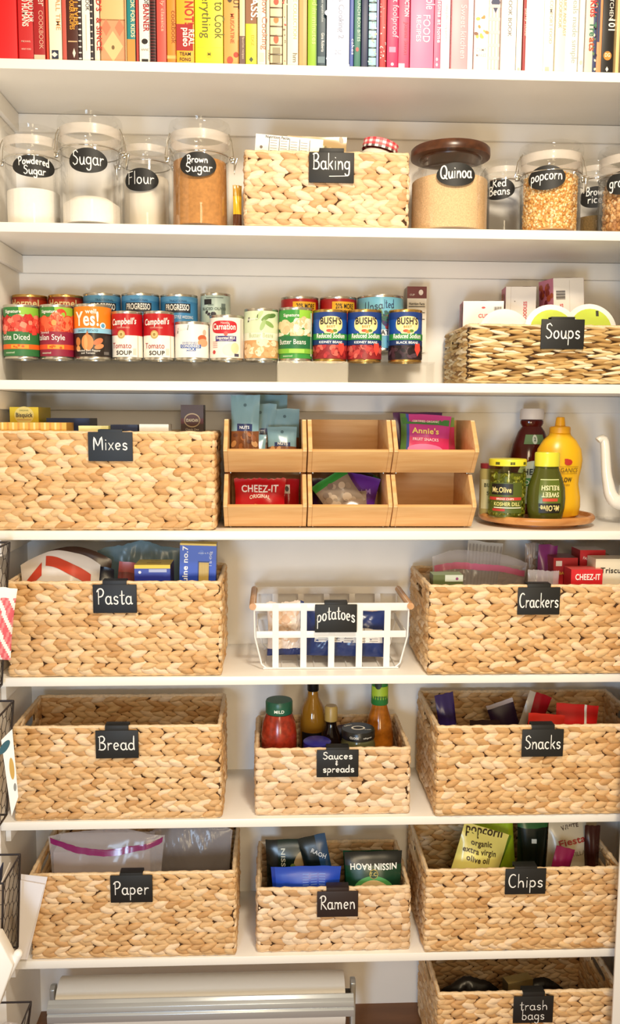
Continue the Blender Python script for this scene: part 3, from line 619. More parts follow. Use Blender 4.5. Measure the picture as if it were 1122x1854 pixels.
def flip_jar(px0, px1, ylid, yneck, ybot, yc, label, words_, oval, oy, rlab=None, latch=1, sides=(1, -1)):
    xa, xb = X(px0, 340, yc), X(px1, 340, yc); r = (xb-xa)/2; x = (xa+xb)/2
    z0 = zr(1); zl = Z((px0+px1)/2, ylid, yc-r)-z0; zn = Z((px0+px1)/2, yneck, yc-r)-z0
    t = thing('storage_jar', label, 'jar', (x, yc, z0), group='glass jars with flip top lids')
    e = .0025
    MB().lathe([(r-.004, .0005), (r-.001, .002), (r, .006), (r, zn-.004), (r*.99, zn), (r*.985-e, zn), (r-e, zn-.006), (r-e, .005), (r-.006, .003)], GLASS, 48).build('glass_body', t)
    lid = MB(); R = r*1.05; H = zl-zn
    lid.lathe([(r*.985, zn+.001), (R*.98, zn+H*.1), (R*1.01, zn+H*.3), (R*1.01, zn+H*.42), (R*.97, zn+H*.5), (R*.96, zn+H*.62), (R*1.0, zn+H*.7), (R*1.0, zn+H*.86), (R*.97, zn+H*.97), (R*.9, zn+H), (R*.86, zn+H*.9), (0, zn+H*.88)], ACRYL, 48)
    seal = MB().lathe([(R*.955, zn+H*.32), (R*.955, zn+H*.62), (R*.9, zn+H*.62), (R*.9, zn+H*.32)], bpy.data.materials.get('lid_gasket') or film_mat('lid_gasket', '#F3E9DF', .38, .25), 40, cap=False)
    lid = lid.build('lid', t); seal.build('seal', lid)
    MB().tube([(1.012*r*math.cos(a), 1.012*r*math.sin(a), zn-.004) for a in np.linspace(0, 2*PI, 40, endpoint=False)], .0013, CHROME, 6, True).build('wire_band', t, 0)
    for sg in sides:
        mb = MB(); q = r*1.02*sg
        mb.tube([(q, -.012, zn-.004), (q+sg*.008, -.012, zn-.002), (q+sg*.004, -.008, zn+H*.5), (R*.95*sg, -.008, zn+H*.68), (R*.95*sg, .008, zn+H*.68), (q+sg*.004, .008, zn+H*.5), (q+sg*.008, .012, zn-.002), (q, .012, zn-.004)], .0011, CHROME, 6)
        mb.box((min(q+sg*.001, q+sg*.01), -.006, zn-.012), (max(q+sg*.001, q+sg*.01), .006, zn-.002), CHROME, .0015)
        if sg == latch: mb.prism([(q+sg*.008, zn-.006), (q+sg*.016, zn-.002), (q+sg*.012, zn-.018), (q+sg*.009, zn-.034), (q+sg*.008, zn-.03)], 'y', -.007, .007, CHROME, .0008)
        mb.build('clamp', t)
    mb = MB(); fn = cyl_fn(r, .00035)
    ox, rx, ry = oval; xo_ = X(oval[0], oy, yc-r)-x; ox = r*math.asin(max(-.98, min(.98, xo_/r))); oy = Z(oval[0], oy, yc-r)-z0
    mb.oval(ox, oy, rx, ry, BLACK, fn, 1, 40, 5)
    for l in words_: mb.hand(l[0], ox+l[1], oy+l[2], l[3], CHALK, fn, .0022, 3, l[5] if len(l) > 5 else 0, l[4], l[6] if len(l) > 6 else 0)
    mb.build('label_sticker', t)
    return t, x, yc, z0, r, zn
def dome(r, z, top): r -= .0006; return [(r, .0068), (r, z)]+[(r*math.cos(a), z+(top-z)*math.sin(a)) for a in np.linspace(.2, PI/2-.01, 5)]
SUG = M('#FAF4EA', .8, 0, .03, 300); BRN = M('#BC8447', .85, 0, .16, 140, .6); FLO = M('#EFE4D2', .85)
j = flip_jar(10, 111, 222, 276, 404, .1, 'jar of powdered sugar at the left end of the shelf', [('Powdered', 0, .001, .0076, .06, .003, .0), ('Sugar', .001, -.0155, .0082, .042)], (61, .044, .0215), 300, latch=1, sides=(-1,))
solid_stuff('powdered_sugar', 'white powdered sugar in the leftmost jar', (j[1], j[2], j[3]), [(j[4]-.0045, .0058), (j[4]-.0045, .076), (j[4]*.5, .079), (0, .08)], SUG)
j = flip_jar(110, 220, 198, 258, 406, .066, 'tall jar labelled Sugar, a third full', [('Sugar', 0, -.008, .0135, .06)], (159, .0385, .0235), 290)
solid_stuff('granulated_sugar', 'white sugar sloping in the jar labelled Sugar', (j[1], j[2], j[3]), [(j[4]-.0045, .0058), (j[4]-.0045, .045), (j[4]*.6, .058), (0, .062)], SUG)
o = bpy.data.objects[-1] if False else None
j = flip_jar(221, 309, 243, 285, 404, .187, 'shorter jar of flour standing behind the Sugar jar', [('Flour', 0, -.008, .0125, .056)], (254, .0385, .0235), 325, latch=-1)
solid_stuff('flour', 'off white flour filling the short jar behind', (j[1], j[2], j[3]), dome(j[4]-.004, .128, .138), FLO)
j = flip_jar(309, 415, 208, 268, 409, .066, 'full jar of brown sugar beside the Baking basket', [('Brown', -.001, .003, .0070, .04), ('Sugar', .002, -.0135, .0086, .052, 0, .03)], (358, .0375, .0235), 297)
solid_stuff('brown_sugar', 'packed brown sugar filling the jar', (j[1], j[2], j[3]), [(j[4]-.0045, .0058), (j[4]-.006, j[5]-.014), (j[4]*.6, j[5]-.011), (0, j[5]-.01)], BRN)
# quinoa jar with a wooden lid
yc = .09; xa, xb = X(742, 360, yc), X(884, 360, yc); r = (xb-xa)/2; xq = (xa+xb)/2
t = thing('storage_jar', 'wide glass jar of quinoa with a dark wooden lid', 'jar', (xq, yc, zr(1)))
zn = Z(812, 290, yc-r)-zr(1); ztp = Z(812, 248, yc-r)-zr(1)
MB().lathe([(r-.005, .0005), (r, .006), (r, zn-.016), (r*.97, zn-.006), (r*.86, zn+.001), (r*.8, zn+.004), (r*.8, ztp-.02), (r*.77, ztp-.02), (r*.77, zn+.003), (r*.94, zn-.008), (r-.003, zn-.018), (r-.003, .006), (r-.008, .003)], GLASS, 56).build('glass_body', t)
DW = wood_mat('walnut_lid', '#3B1F12', '#5E3620', (30, 4, 30), .3)
MB().lathe([(r*.74, ztp-.022), (r*.75, ztp-.0192), (r*.9, ztp-.019), (r*.985, ztp-.0185), (r*.995, ztp-.015), (r*.985, ztp-.003), (r*.95, ztp), (0, ztp)], DW, 56).build('lid', t)
mb = MB(); fn = cyl_fn(r, .00035); zo = Z(808, 315, yc-r)-zr(1); mb.oval(-.003, zo, .0395, .0225, BLACK, fn, 1, 40, 5); mb.hand('Quinoa', -.003, zo-.007, .0125, CHALK, fn, .0028, 3, 0, .062, .05); mb.build('label_sticker', t)
QUI = M('#DDB98C', .85, 0, .2, 420, .4)
solid_stuff('quinoa', 'pale beige quinoa filling the wide jar', (xq, yc, zr(1)), dome(r-.004, zn-.024, zn-.013), QUI)
j = flip_jar(876, 948, 286, 320, 412, .195, 'small jar of red beans behind the popcorn jar', [('Red', .002, .005, .009, .03), ('Beans', .002, -.012, .009, .045)], (903, .036, .0225), 341, latch=1)
solid_stuff('red_beans', 'dark red beans in the bottom of the jar', (j[1], j[2], j[3]), [(j[4]-.005, .0058), (j[4]-.005, .02), (0, .022)], M('#7E2A25', .4), dens=150, kern=(.0062, .0036, .0034), kmats=[M('#8E2F2A', .3), M('#A2413A', .3), M('#74211F', .3)])
j = flip_jar(942, 1049, 250, 302, 414, .066, 'jar full of popcorn kernels with a clear lid', [('popcorn', 0, -.006, .0105, .062, .002, .05)], (990, .0385, .0235), 320, latch=1)
solid_stuff('popcorn_kernels', 'yellow popcorn kernels filling the jar', (j[1], j[2], j[3]), [(j[4]-.0055, .0058), (j[4]-.0055, .113), (0, .115)], M('#C98F4A', .5), dens=1500, kern=(.0036, .0028, .0026), kmats=[M('#E3AC5C', .35), M('#EFC582', .35), M('#D08F42', .35), M('#F5DDAE', .35)])
j = flip_jar(1043, 1116, 284, 318, 415, .197, 'small jar of brown rice behind the granola jar', [('Brown', .002, .004, .0085, .042), ('rice', 0, -.012, .0085, .03)], (1078, .036, .0225), 356, latch=-1)
solid_stuff('brown_rice', 'grey brown rice in the jar', (j[1], j[2], j[3]), [(j[4]-.0045, .0058), (j[4]-.0045, .066), (0, .067)], M('#7C6238', .8, 0, .3, 380, .5))
j = flip_jar(1086, 1190, 254, 306, 415, .07, 'granola jar cut off at the right edge', [('granola', .002, -.008, .0115, .064)], (1133, .0385, .0235), 328, latch=-1, sides=(1,))
solid_stuff('granola', 'crumbly tan granola in the rightmost jar', (j[1], j[2], j[3]), [(j[4]-.006, .0058), (j[4]-.006, .103), (0, .106)], M('#A9743F', .7), dens=700, kern=(.0055, .0045, .004), kmats=[M('#C08B52', .7), M('#D2A46C', .7), M('#A87442', .7), M('#DDB98A', .7)])
# ------------------------------------------------------------------ cans on a clear riser
z2 = zr(2)
xr0, xr1 = X(-22, 680, .085), X(786, 680, .085); H1, H2 = .046, .0735
t = thing('can_riser', 'clear acrylic two step riser holding the rows of cans', 'riser', (0, 0, z2))
mb = MB(); xr0 = max(xr0, XL+.014)
mb.box((xr0, .082, 0), (xr1, .085, H1), ACRYL); mb.build('front_panel', t)
MB().box((xr0, .085, H1-.003), (xr1, .168, H1), ACRYL).build('step', t)
MB().box((xr0, .165, H1+.0002), (xr1, .168, H2-.0032), ACRYL).build('riser_panel', t)
MB().box((xr0, .165, H2-.003), (xr1, .246, H2), ACRYL).build('step', t)
for x in (xr0+.003, X(500, 660, .09), xr1-.003): MB().box((x-.0015, .0855, 0), (x+.0015, .163, H1-.0035), ACRYL).build('support', t)
def can(px0, px1, yt, yb, yc, base, label, design, h=None, gold=False, turn=0, group=None, name='food_can'):
    ym = (yt+(yb or yt+90))/2
    xa, xb = X(px0, ym, yc), X(px1, ym, yc); r = (xb-xa)/2; x = (xa+xb)/2
    if h is None: h = Z((px0+px1)/2, yt, yc-r)-z2-base
    t = thing(name, label, 'can', (x, yc, z2+base+.0005), group=group)
    tin = M('#C9A35E', .25, .9) if gold else TIN
    MB().lathe([(r*.9, .003), (r*.95, .003), (r*.96, 0), (r, 0), (r*1.005, .0015), (r, .003), (r*.985, .0045), (r*.985, h-.0045), (r, h-.003), (r*1.005, h-.0015), (r, h), (r*.96, h), (r*.95, h-.003), (0, h-.003)], tin, 44).build('tin_body', t)
    mb = MB(); R = r*.985; f0 = cyl_fn(R, .00028, turn=turn)
    fn = lambda a, b, L: f0(a, b+.0055, L+1)
    design(mb, fn, R, h-.011)
    mb.build('paper_label', t)
    return t
def band(mb, fn, R, y0, y1, c, L=1, x0=-1, x1=1, rough=.3): mb.rect(x0*PI*R, x1*PI*R, y0, y1, C(c, rough), fn, L, max(4, int(40*(x1-x0)/2)))
def d_tomato(base, bandc, name1, name2, chunk, orange, sgn):
    def f(m, fn, R, H):
        band(m, fn, R, 0, H, base)
        m.rect(R*.1, R*1.5, H*.76, H, C('#8FBF3C'), fn, 2, 10)
        m.text('Signature', -R*.25, H*.88, .0062, C('#F4F1E8'), fn, 4, True); m.text('kitchens', R*.25, H*.82, .0038, C('#E9EFD8'), fn, 4)
        m.poly([(0, H*.86), (R*.16, H*.86), (R*.08, H*.99)], C('#2E6B36'), fn, 3.5)
        m.rect(-1.5*R, 1.5*R, H*.46, H*.8, C(chunk[0]), fn, 2.4, 20)
        if sgn: scatter(m, 90, -1.4*R, 1.4*R, H*.49, H*.8, chunk, .0058, .0052, fn, 3, .45, 8)
        else: scatter(m, 30, -1.4*R, 1.4*R, H*.5, H*.82, chunk, .013, .0095, fn, 3, .9, 14); m.oval(.002, H*.68, .005, .006, C('#EFA05A'), fn, 6)
        m.rect(-1.5*R, 1.5*R, 0, H*.5, C(bandc), fn, 6, 20)
        if name1: m.text(name1, -R*.55, H*.46, .005, C('#F2DFD6'), fn, 8)
        m.text(name2, -R*.25, H*.33, .0115, C('#F8F4EC'), fn, 8, False, R*1.85)
        m.rect(-1.5*R, 1.5*R, H*.14, H*.24, C(orange), fn, 7, 20); m.rect(-R*.35, R*.6, H*.15, H*.23, C('#EE9A2C'), fn, 8, 8)
        scatter(m, 7, -R*.25, R*.5, H*.17, H*.21, ['#D95F1C', '#C24E18'], .002, .002, fn, 9)
        m.text('seasoned', -R*.45, H*.05, .004, C('#DDE8C8'), fn, 8)
    return f
def d_yes(m, fn, R, H):
    band(m, fn, R, 0, H, '#F0801E'); band(m, fn, R, 0, H*.5, '#2A211E', 2); band(m, fn, R, H*.47, H*.57, '#8FC8E2', 3)
    m.text('well', R*.1, H*.86, .009, C('#FBF3E6'), fn, 5, True); m.text('Yes!', -R*.12, H*.62, .028, C('#FBF3E6'), fn, 5, True, R*1.35)
    m.oval(R*.72, H*.62, .0065, .0065, C('#EAF2F4'), fn, 6); m.oval(R*.72, H*.62, .004, .0045, C('#5C9CC4'), fn, 7); m.text('SWEET POTATO', -R*.1, H*.495, .0045, C('#2C4A5C'), fn, 6, False, R*1.1)
    m.oval(-R*.12, H*.28, .0125, .0165, C('#D98A4E'), fn, 4); m.oval(-R*.2, H*.28, .004, .0145, C('#E8A468'), fn, 5); m.poly([(-R*.2, H*.44), (-R*.04, H*.44), (-R*.1, H*.52)], C('#B8703C'), fn, 5)
    m.oval(R*.45, H*.3, .011, .006, C('#C9744A'), fn, 4, rot=.5); m.oval(R*.5, H*.2, .01, .005, C('#D98856'), fn, 4, rot=.3); m.oval(-R*.7, H*.3, .007, .009, C('#C8793C'), fn, 4); m.oval(-R*.7, H*.16, .006, .006, C('#E2A05C'), fn, 4)
    m.text('Roasted Red Pepper', -R*.1, H*.1, .0042, C('#F3EDE2'), fn, 6); m.text('and Tomato', -R*.1, H*.05, .004, C('#F3EDE2'), fn, 6); m.rect(R*.75, R*1.1, H*.04, H*.1, C('#6B6460'), fn, 5)
def d_soup(m, fn, R, H):
    band(m, fn, R, 0, H, '#F6F0E4'); band(m, fn, R, H*.5, H, '#B5161F', 2)
    m.text("Campbell's", 0, H*.75, .0125, C('#F8F2E6'), fn, 5, True, R*1.72, .06, slant=.25); m.text('CONDENSED', 0, H*.66, .003, C('#E9B9A8'), fn, 5)
    m.oval(-R*.12, H*.52, .0078, .0085, C('#BFA05A'), fn, 5, 24); m.oval(-R*.12, H*.52, .0055, .006, C('#D9BE7E'), fn, 6, 20); m.oval(-R*.12, H*.52, .0025, .003, C('#9C7E3E'), fn, 7)
    m.text('Tomato', -R*.15, H*.2, .0115, C('#A61C22'), fn, 5, False, R*1.35); m.text('SOUP', R*.02, H*.05, .0085, C('#1E1A18'), fn, 5, True, R*1.02)
    m.rect(R*.95, R*1.02, 0, H*.5, C('#C9B9A4'), fn, 3); m.rect(R*.62, R*.85, H*.05, H*.2, C('#D9D0C0'), fn, 3)
def d_cmilk(m, fn, R, H):
    band(m, fn, R, 0, H, '#F4EEE6')
    m.poly([(-R*.9, H*.72), (-R*.15, H*.82), (-R*.1, H*.97), (-R*.85, H*.88)], C('#1F1B1A'), fn, 3); m.text('Signature', -R*.5, H*.82, .0042, C('#F1ECE4'), fn, 5, True, rot=.13)
    m.oval(R*.75, H*.58, .011, .007, C('#C2603A'), fn, 3); m.oval(R*.8, H*.45, .013, .008, C('#E8A078'), fn, 3.5); m.oval(R*.9, H*.76, .005, .006, C('#D9B49C'), fn, 3)
    m.text('SWEETENED', -R*.05, H*.41, .0038, C('#4A6AA8'), fn, 5); m.rect(-R*.62, R*.62, H*.28, H*.39, C('#2F5AA8'), fn, 4); m.text('CONDENSED', 0, H*.30, .0055, C('#F4F1EA'), fn, 5, True, R*1.1); m.rect(-R*.25, R*.3, H*.19, H*.28, C('#2F5AA8'), fn, 4); m.text('MILK', 0, H*.205, .0052, C('#F4F1EA'), fn, 5, True)
def d_carn(m, fn, R, H):
    band(m, fn, R, 0, H, '#F3EADC'); m.oval(-R*.1, H*.76, R*.78, H*.16, C('#C4202E'), fn, 3, 32, 4, p=.6); m.text('Carnation', -R*.1, H*.7, .0125, C('#FBF4EA'), fn, 5, True, R*1.4); m.text('Nestle', -R*.05, H*.84, .0045, C('#F3DCCF'), fn, 5)
    m.oval(0, H*.6, .004, .0045, C('#E05A50'), fn, 5); m.rect(-R*.62, R*.62, H*.41, H*.54, C('#3B2A78'), fn, 4); m.text('Evaporated MILK', 0, H*.46, .0055, C('#F4EFE6'), fn, 5, True, R*1.1); m.text('vitamin D added', 0, H*.42, .003, C('#D9D2E4'), fn, 5)
    m.oval(R*.2, H*.2, .014, .012, C('#F8E9CC'), fn, 3); m.oval(R*.55, H*.24, .009, .011, C('#EAD2A4'), fn, 3.5); m.oval(-R*.75, H*.14, .004, .004, C('#C23A3A'), fn, 4)
    for i in range(4): m.rect(-R*.85, -R*.5, H*(.25+.045*i), H*(.265+.045*i), C('#C98A84'), fn, 4)
    m.rect(R*.95, R*1.15, H*.02, H*.98, C('#CFC6BC'), fn, 3); m.rect(R*.5, R*.8, H*.03, H*.1, C('#4A4658'), fn, 4)
def d_bb1(m, fn, R, H):
    band(m, fn, R, 0, H, '#E6E6CE'); band(m, fn, R, H*.54, H, '#D2DDB8', 2)
    for a, b, c, q in ((.3, .86, '#6E8F4A', .6), (.5, .72, '#87A85C', -.5), (.1, .7, '#9DB878', 1.2), (.65, .9, '#55783A', .2), (-.1, .9, '#B4C890', .9)): m.oval(R*a, H*b, .012, .0045, C(c), fn, 3, rot=q)
    m.poly([(-R*.85, H*.76), (-R*.2, H*.83), (-R*.16, H*.92), (-R*.8, H*.86)], C('#1F1B1A'), fn, 5); m.text('Signature', -R*.5, H*.81, .004, C('#F1ECE4'), fn, 6, True, rot=.1)
    m.text('Butter Beans', 0, H*.44, .009, C('#B9C79A'), fn, 5, False, R*1.5); m.rect(-1.5*R, 1.5*R, 0, H*.38, C('#CF9A62'), fn, 2, 20); scatter(m, 34, -1.3*R, 1.3*R, H*.07, H*.33, ['#EED0A6', '#E5BE8E', '#F3DDBC', '#D9A874'], .0085, .0062, fn, 3, 1, 12)
def d_bb2(m, fn, R, H):
    band(m, fn, R, 0, H, '#3E9440'); m.rect(R*.2, R*1.4, H*.75, H, C('#93C83E'), fn, 2, 10); m.text('Signature', -R*.3, H*.86, .006, C('#F4F1E8'), fn, 4, True); m.text('kitchens', R*.2, H*.8, .0038, C('#E9EFD8'), fn, 4)
    scatter(m, 34, -1.2*R, 1.0*R, H*.46, H*.76, ['#F0DCB8', '#E9CFA2', '#F6E8CC', '#DDBB8C'], .0092, .0068, fn, 3, 1, 12)
    m.rect(-1.4*R, 1.4*R, H*.2, H*.46, C('#1F6A3C'), fn, 6, 20); m.text('Butter Beans', -R*.25, H*.29, .0105, C('#F6F3EA'), fn, 8, False, R*1.7); m.rect(-1.4*R, 1.4*R, H*.1, H*.2, C('#7FBA3A'), fn, 6, 20); m.rect(-R*.4, R*.5, H*.11, H*.19, C('#A6D45A'), fn, 7, 8); m.text('seasoned', -R*.5, H*.03, .004, C('#DDE8C8'), fn, 8); m.rect(R*1.0, R*1.15, H*.05, H*.95, C('#DCE4D0'), fn, 6)
def d_bush(beans, bn):
    def f(m, fn, R, H):
        band(m, fn, R, 0, H, '#1F4FA0'); m.rect(-1.5*R, 1.5*R, H*.85, H, C('#16397E'), fn, 1.5, 20)
        m.oval(0, H*.74, R*.72, H*.17, C('#F0DC9A'), fn, 3, 36, 4, p=.75); m.oval(0, H*.62, R*.45, H*.12, C('#F3E4AE'), fn, 3.2); m.text("BUSH'S", 0, H*.74, .0135, C('#1B1A1E'), fn, 6, True, R*1.28); m.text('BEST', 0, H*.665, .0045, C('#B58A2A'), fn, 6, True, R*.5)
        m.oval(-R*.1, H*.6, .006, .003, C('#C04A2C'), fn, 5); m.oval(R*.22, H*.6, .005, .003, C('#5C8A3A'), fn, 5); m.oval(R*.05, H*.58, .004, .003, C('#D98A2C'), fn, 5)
        m.rect(-1.25*R, 1.25*R, H*.41, H*.54, C('#2F8A3E'), fn, 7, 20, 1); m.text('Reduced Sodium', 0, H*.445, .0095, C('#F6F4EA'), fn, 9, True, R*1.75, slant=.15)
        m.rect(-1.2*R, 1.2*R, H*.3, H*.4, C('#1B3568'), fn, 7, 20); m.text(bn, 0, H*.33, .0048, C('#EAF0F4'), fn, 9, True); m.rect(-1.5*R, 1.5*R, 0, H*.3, C(beans[0]), fn, 3, 20)
        scatter(m, 46, -1.35*R, 1.35*R, H*.06, H*.27, beans, .0062, .0042, fn, 4, 1, 10)
        m.poly([(R*.42, H*.2), (R*.62, H*.06), (R*.86, H*.2), (R*.8, H*.34), (R*.45, H*.33)], C('#D8483C'), fn, 9)
    return f
def d_hormel(m, fn, R, H):
    band(m, fn, R, 0, H, '#B8391E'); band(m, fn, R, H*.95, H, '#8E2A16', 2); m.text('Hormel', -R*.1, H*.80, .0155, C('#F2D9A0'), fn, 5, True, R*1.75); m.text('CHILI', 0, H*.5, .016, C('#F6EAD0'), fn, 5, True)
def d_prog(m, fn, R, H):
    band(m, fn, R, 0, H, '#3D82B4'); band(m, fn, R, H*.9, H, '#5A9AC4', 2); m.text('TRADITIONAL', R*.05, H*.89, .0042, C('#20486E'), fn, 5); m.poly([(-R*.72, H*.6), (R*.72, H*.6), (R*.68, H*.77), (R*.1, H*.79), (-R*.68, H*.77)], C('#20242E'), fn, 4) if False else m.rect(-R*.72, R*.72, H*.68, H*.86, C('#20242E'), fn, 4, 16)
    m.text('PROGRESSO', 0, H*.725, .0125, C('#F4F1EA'), fn, 6, True, R*1.3); m.text('ITALIAN-STYLE WEDDING', R*.1, H*.56, .0065, C('#EAF2F8'), fn, 5, False, R*1.6)
def d_more(m, fn, R, H):
    band(m, fn, R, 0, H, '#B52326'); m.rect(-R*.4, R*.95, H*.72, H*.94, C('#F0B92C'), fn, 3, 12); m.text('20% MORE', R*.3, H*.8, .0105, C('#2A1E14'), fn, 5, True, R*1.02); m.text('CHICKEN', R*.55, H*.74, .004, C('#6B4A14'), fn, 5); m.oval(-R*.3, H*.55, R*.6, H*.16, C('#E9E2D8'), fn, 4); m.oval(-R*.3, H*.54, R*.45, H*.1, C('#8A94A4'), fn, 5)
def d_unsalt(m, fn, R, H):
    band(m, fn, R, 0, H, '#74B7D2'); m.hand('Unsal', -R*.35, H*.76, .009, C('#2B3A5C'), fn, .0017, 4, 0, R*.9, .1); m.hand('ted', R*.3, H*.79, .009, C('#2B3A5C'), fn, .0017, 4, 0, R*.4); m.text('whole peeled', R*.45, H*.66, .0055, C('#3A4A6A'), fn, 4, rot=-.2)
    scatter(m, 16, -R*.7, R*.3, H*.5, H*.72, ['#3E6A5A', '#2C4A64', '#5A8A5C'], .009, .005, fn, 3); scatter(m, 14, R*.1, R*.9, H*.3, H*.6, ['#7E2A3A', '#5C3A6A', '#A23A3C'], .008, .007, fn, 3)
    m.rect(-R*.9, R*.9, H*.24, H*.36, C('#EFF2F0'), fn, 5, 14); m.text('TOMATOES', R*.05, H*.26, .0095, C('#24303E'), fn, 7, True, R*1.5); m.text('VALUE', R*.5, H*.08, .007, C('#2B6A9A'), fn, 6, True)
def d_bean(m, fn, R, H):
    band(m, fn, R, 0, H, '#BFD0C2'); m.rect(-R*.75, -R*.2, H*.66, H*.86, C('#1E1E22'), fn, 3); m.text('SLICED OLIVES', -R*.05, H*.46, .0055, C('#4A5A50'), fn, 4, True); m.text('Black', -R*.25, H*.62, .004, C('#5A6A60'), fn, 4); scatter(m, 12, -R*.6, R*.1, H*.12, H*.4, ['#26242A', '#3A3640', '#54505A'], .004, .003, fn, 4); m.rect(R*.45, R*.75, H*.25, H*.7, C('#6B7A74'), fn, 4); m.rect(-R*.6, R*.6, H*.9, H*.93, C('#7A8A80'), fn, 3)
def d_blue(m, fn, R, H): band(m, fn, R, 0, H, '#2F5F9A')
def d_umilk(m, fn, R, H): pass
CY = .124; CB = .2055; GF = 'front row of food cans'; 
can(8, 72, 551, 648, CY, H1, 'green can reading Petite Diced with red tomato cubes', d_tomato('#2F7A38', '#2C6E38', '', 'Petite Diced', ['#C8302A', '#E05A48', '#EE8A70', '#D8463A', '#B8241F'], '#E0641E', 1))
can(73.5, 133.5, 551, 648, CY, H1, 'green and maroon can reading Italian Style', d_tomato('#3A7F36', '#8E1C38', 'Stewed', 'Italian Style', ['#D24028', '#E4603C', '#C8341F', '#EE7A50'], '#E2502A', 0))
can(135, 202, 550, 648, CY, H1, 'orange and dark brown can with a pumpkin picture', d_yes)
can(203, 258.5, 563, 650, CY, H1, 'red and white tomato soup can beside the orange can', d_soup, turn=-.12)
can(260, 315.5, 563, 651, CY, H1, 'red and white tomato soup can beside the condensed milk', d_soup, turn=-.05)
can(317, 378, 582, 652, CY, H1, 'short white can reading CONDENSED MILK', d_cmilk)
can(379.5, 441, 570, 653, CY, H1, 'cream can with a rounded red emblem over a purple band', d_carn)
can(442, 503.5, 558, 655, CY, H1, 'pale green can of butter beans with a black tag', d_bb1)
can(504.5, 565, 556, 655, CY, H1, 'dark green can reading Butter Beans', d_bb2)
kid = ['#8E1F24', '#B8383A', '#D26A5C', '#A52C2E', '#C24A44']
can(566, 627.5, 560, 655, CY, H1, 'blue can of red beans beside the dark green can', d_bush(kid, 'KIDNEY BEANS'), gold=True)
can(628.5, 690, 560, 655, CY, H1, 'blue can of red beans, the right one of two', d_bush(kid, 'KIDNEY BEANS'), gold=True)
can(703, 763, 560, 656, CY, H1, 'blue can of black beans at the right end of the row', d_bush(['#2A1A22', '#3C2730', '#54404A', '#1C1218'], 'BLACK BEANS'), gold=True)
can(24, 87, 533, None, CB, H2, 'red chili can at the back left corner', d_hormel, gold=True)
can(89, 151, 533, None, CB, H2, 'red chili can behind the maroon can', d_hormel, gold=True, turn=.1)
can(152, 219, 530, None, CB, H2, 'blue soup can behind the orange can', d_prog, turn=.25)
can(221, 289, 530, None, CB, H2, 'blue soup can in the middle of three', d_prog)
can(291, 358, 532, None, CB, H2, 'blue soup can reading WEDDING, rightmost of three', d_prog)
can(363, 417, 0, 0, CB, H2, 'blue can peeking out below the small olive can', d_blue, h=.052)
can(363, 417, 530, 575, CB, H2+.053, 'small pale green can of sliced olives on a blue can', d_bean, h=None)
can(508.5, 576, 536, None, CB, H2, 'red can reading 20% MORE behind the green can', d_more)
can(578.5, 645, 536, None, CB, H2, 'red can reading 20% MORE behind the twin blue cans', d_more)
can(646, 729, 533, 633, .197, H2, 'large light blue can reading TOMATOES at the back', d_unsalt)
def carton(name, label, cat, x0, x1, y0, y1, z0, h, cols, front=None, side=None, top=None, rot=(0, 0, 0), group=None, bev=.0008, back=None):
    # cols: front, side, top
    w_, d_ = x1-x0, y1-y0
    mb = MB(); a, b = w_/2, d_/2
    vs = [(-a, -b, 0), (a, -b, 0), (a, b, 0), (-a, b, 0), (-a, -b, h), (a, -b, h), (a, b, h), (-a, b, h)]
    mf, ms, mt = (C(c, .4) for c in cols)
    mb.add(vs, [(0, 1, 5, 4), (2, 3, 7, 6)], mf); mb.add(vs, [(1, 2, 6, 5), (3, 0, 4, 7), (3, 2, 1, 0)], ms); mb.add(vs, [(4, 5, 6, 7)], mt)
    if front: front(mb, plane_fn(-b, .0003), w_, h)
    if side: side(mb, (lambda u, v, L: (a+.0003*L, u, v)), d_, h); side(mb, (lambda u, v, L: (-a-.0003*L, -u, v)), d_, h)
    if top: top(mb, (lambda u, v, L: (u, v-b, h+.0003*L)), w_, d_)
    o = mb.build(name, None, .5); o.location = ((x0+x1)/2, (y0+y1)/2, z0); o.rotation_euler = rot
    return tag(o, label, cat, group)
def nf(m, fn, w_, h):
    m.rect(-w_/2, w_/2, h*.0, h*.82, C('#EDE6DC'), fn, 1); m.text('Nutrition Facts', 0, h*.72, .0055, C('#1E1A1A'), fn, 3, True, w_*.8)
    for i, k in enumerate((.69, .6, .5)): m.rect(-w_*.42, w_*.42, h*k, h*(k+.012), C('#2A2424'), fn, 3)
    m.oval(w_*.2, h*.91, .005, .006, C('#E9D9CC'), fn, 3); m.text('CUP', -w_*.25, h*.86, .004, C('#E9D9CC'), fn, 3)
xa, xb = X(733, 580, .2), X(768, 580, .2)
carton('food_box', 'dark red and white box showing Nutrition Facts behind the cans', 'box', xa+.004, xb+.004, .2, .244, z2+H2+.0005, Z(750, 519, .2)-z2-H2, ('#6E2A2C', '#8A7F78', '#6E2A2C'), nf)
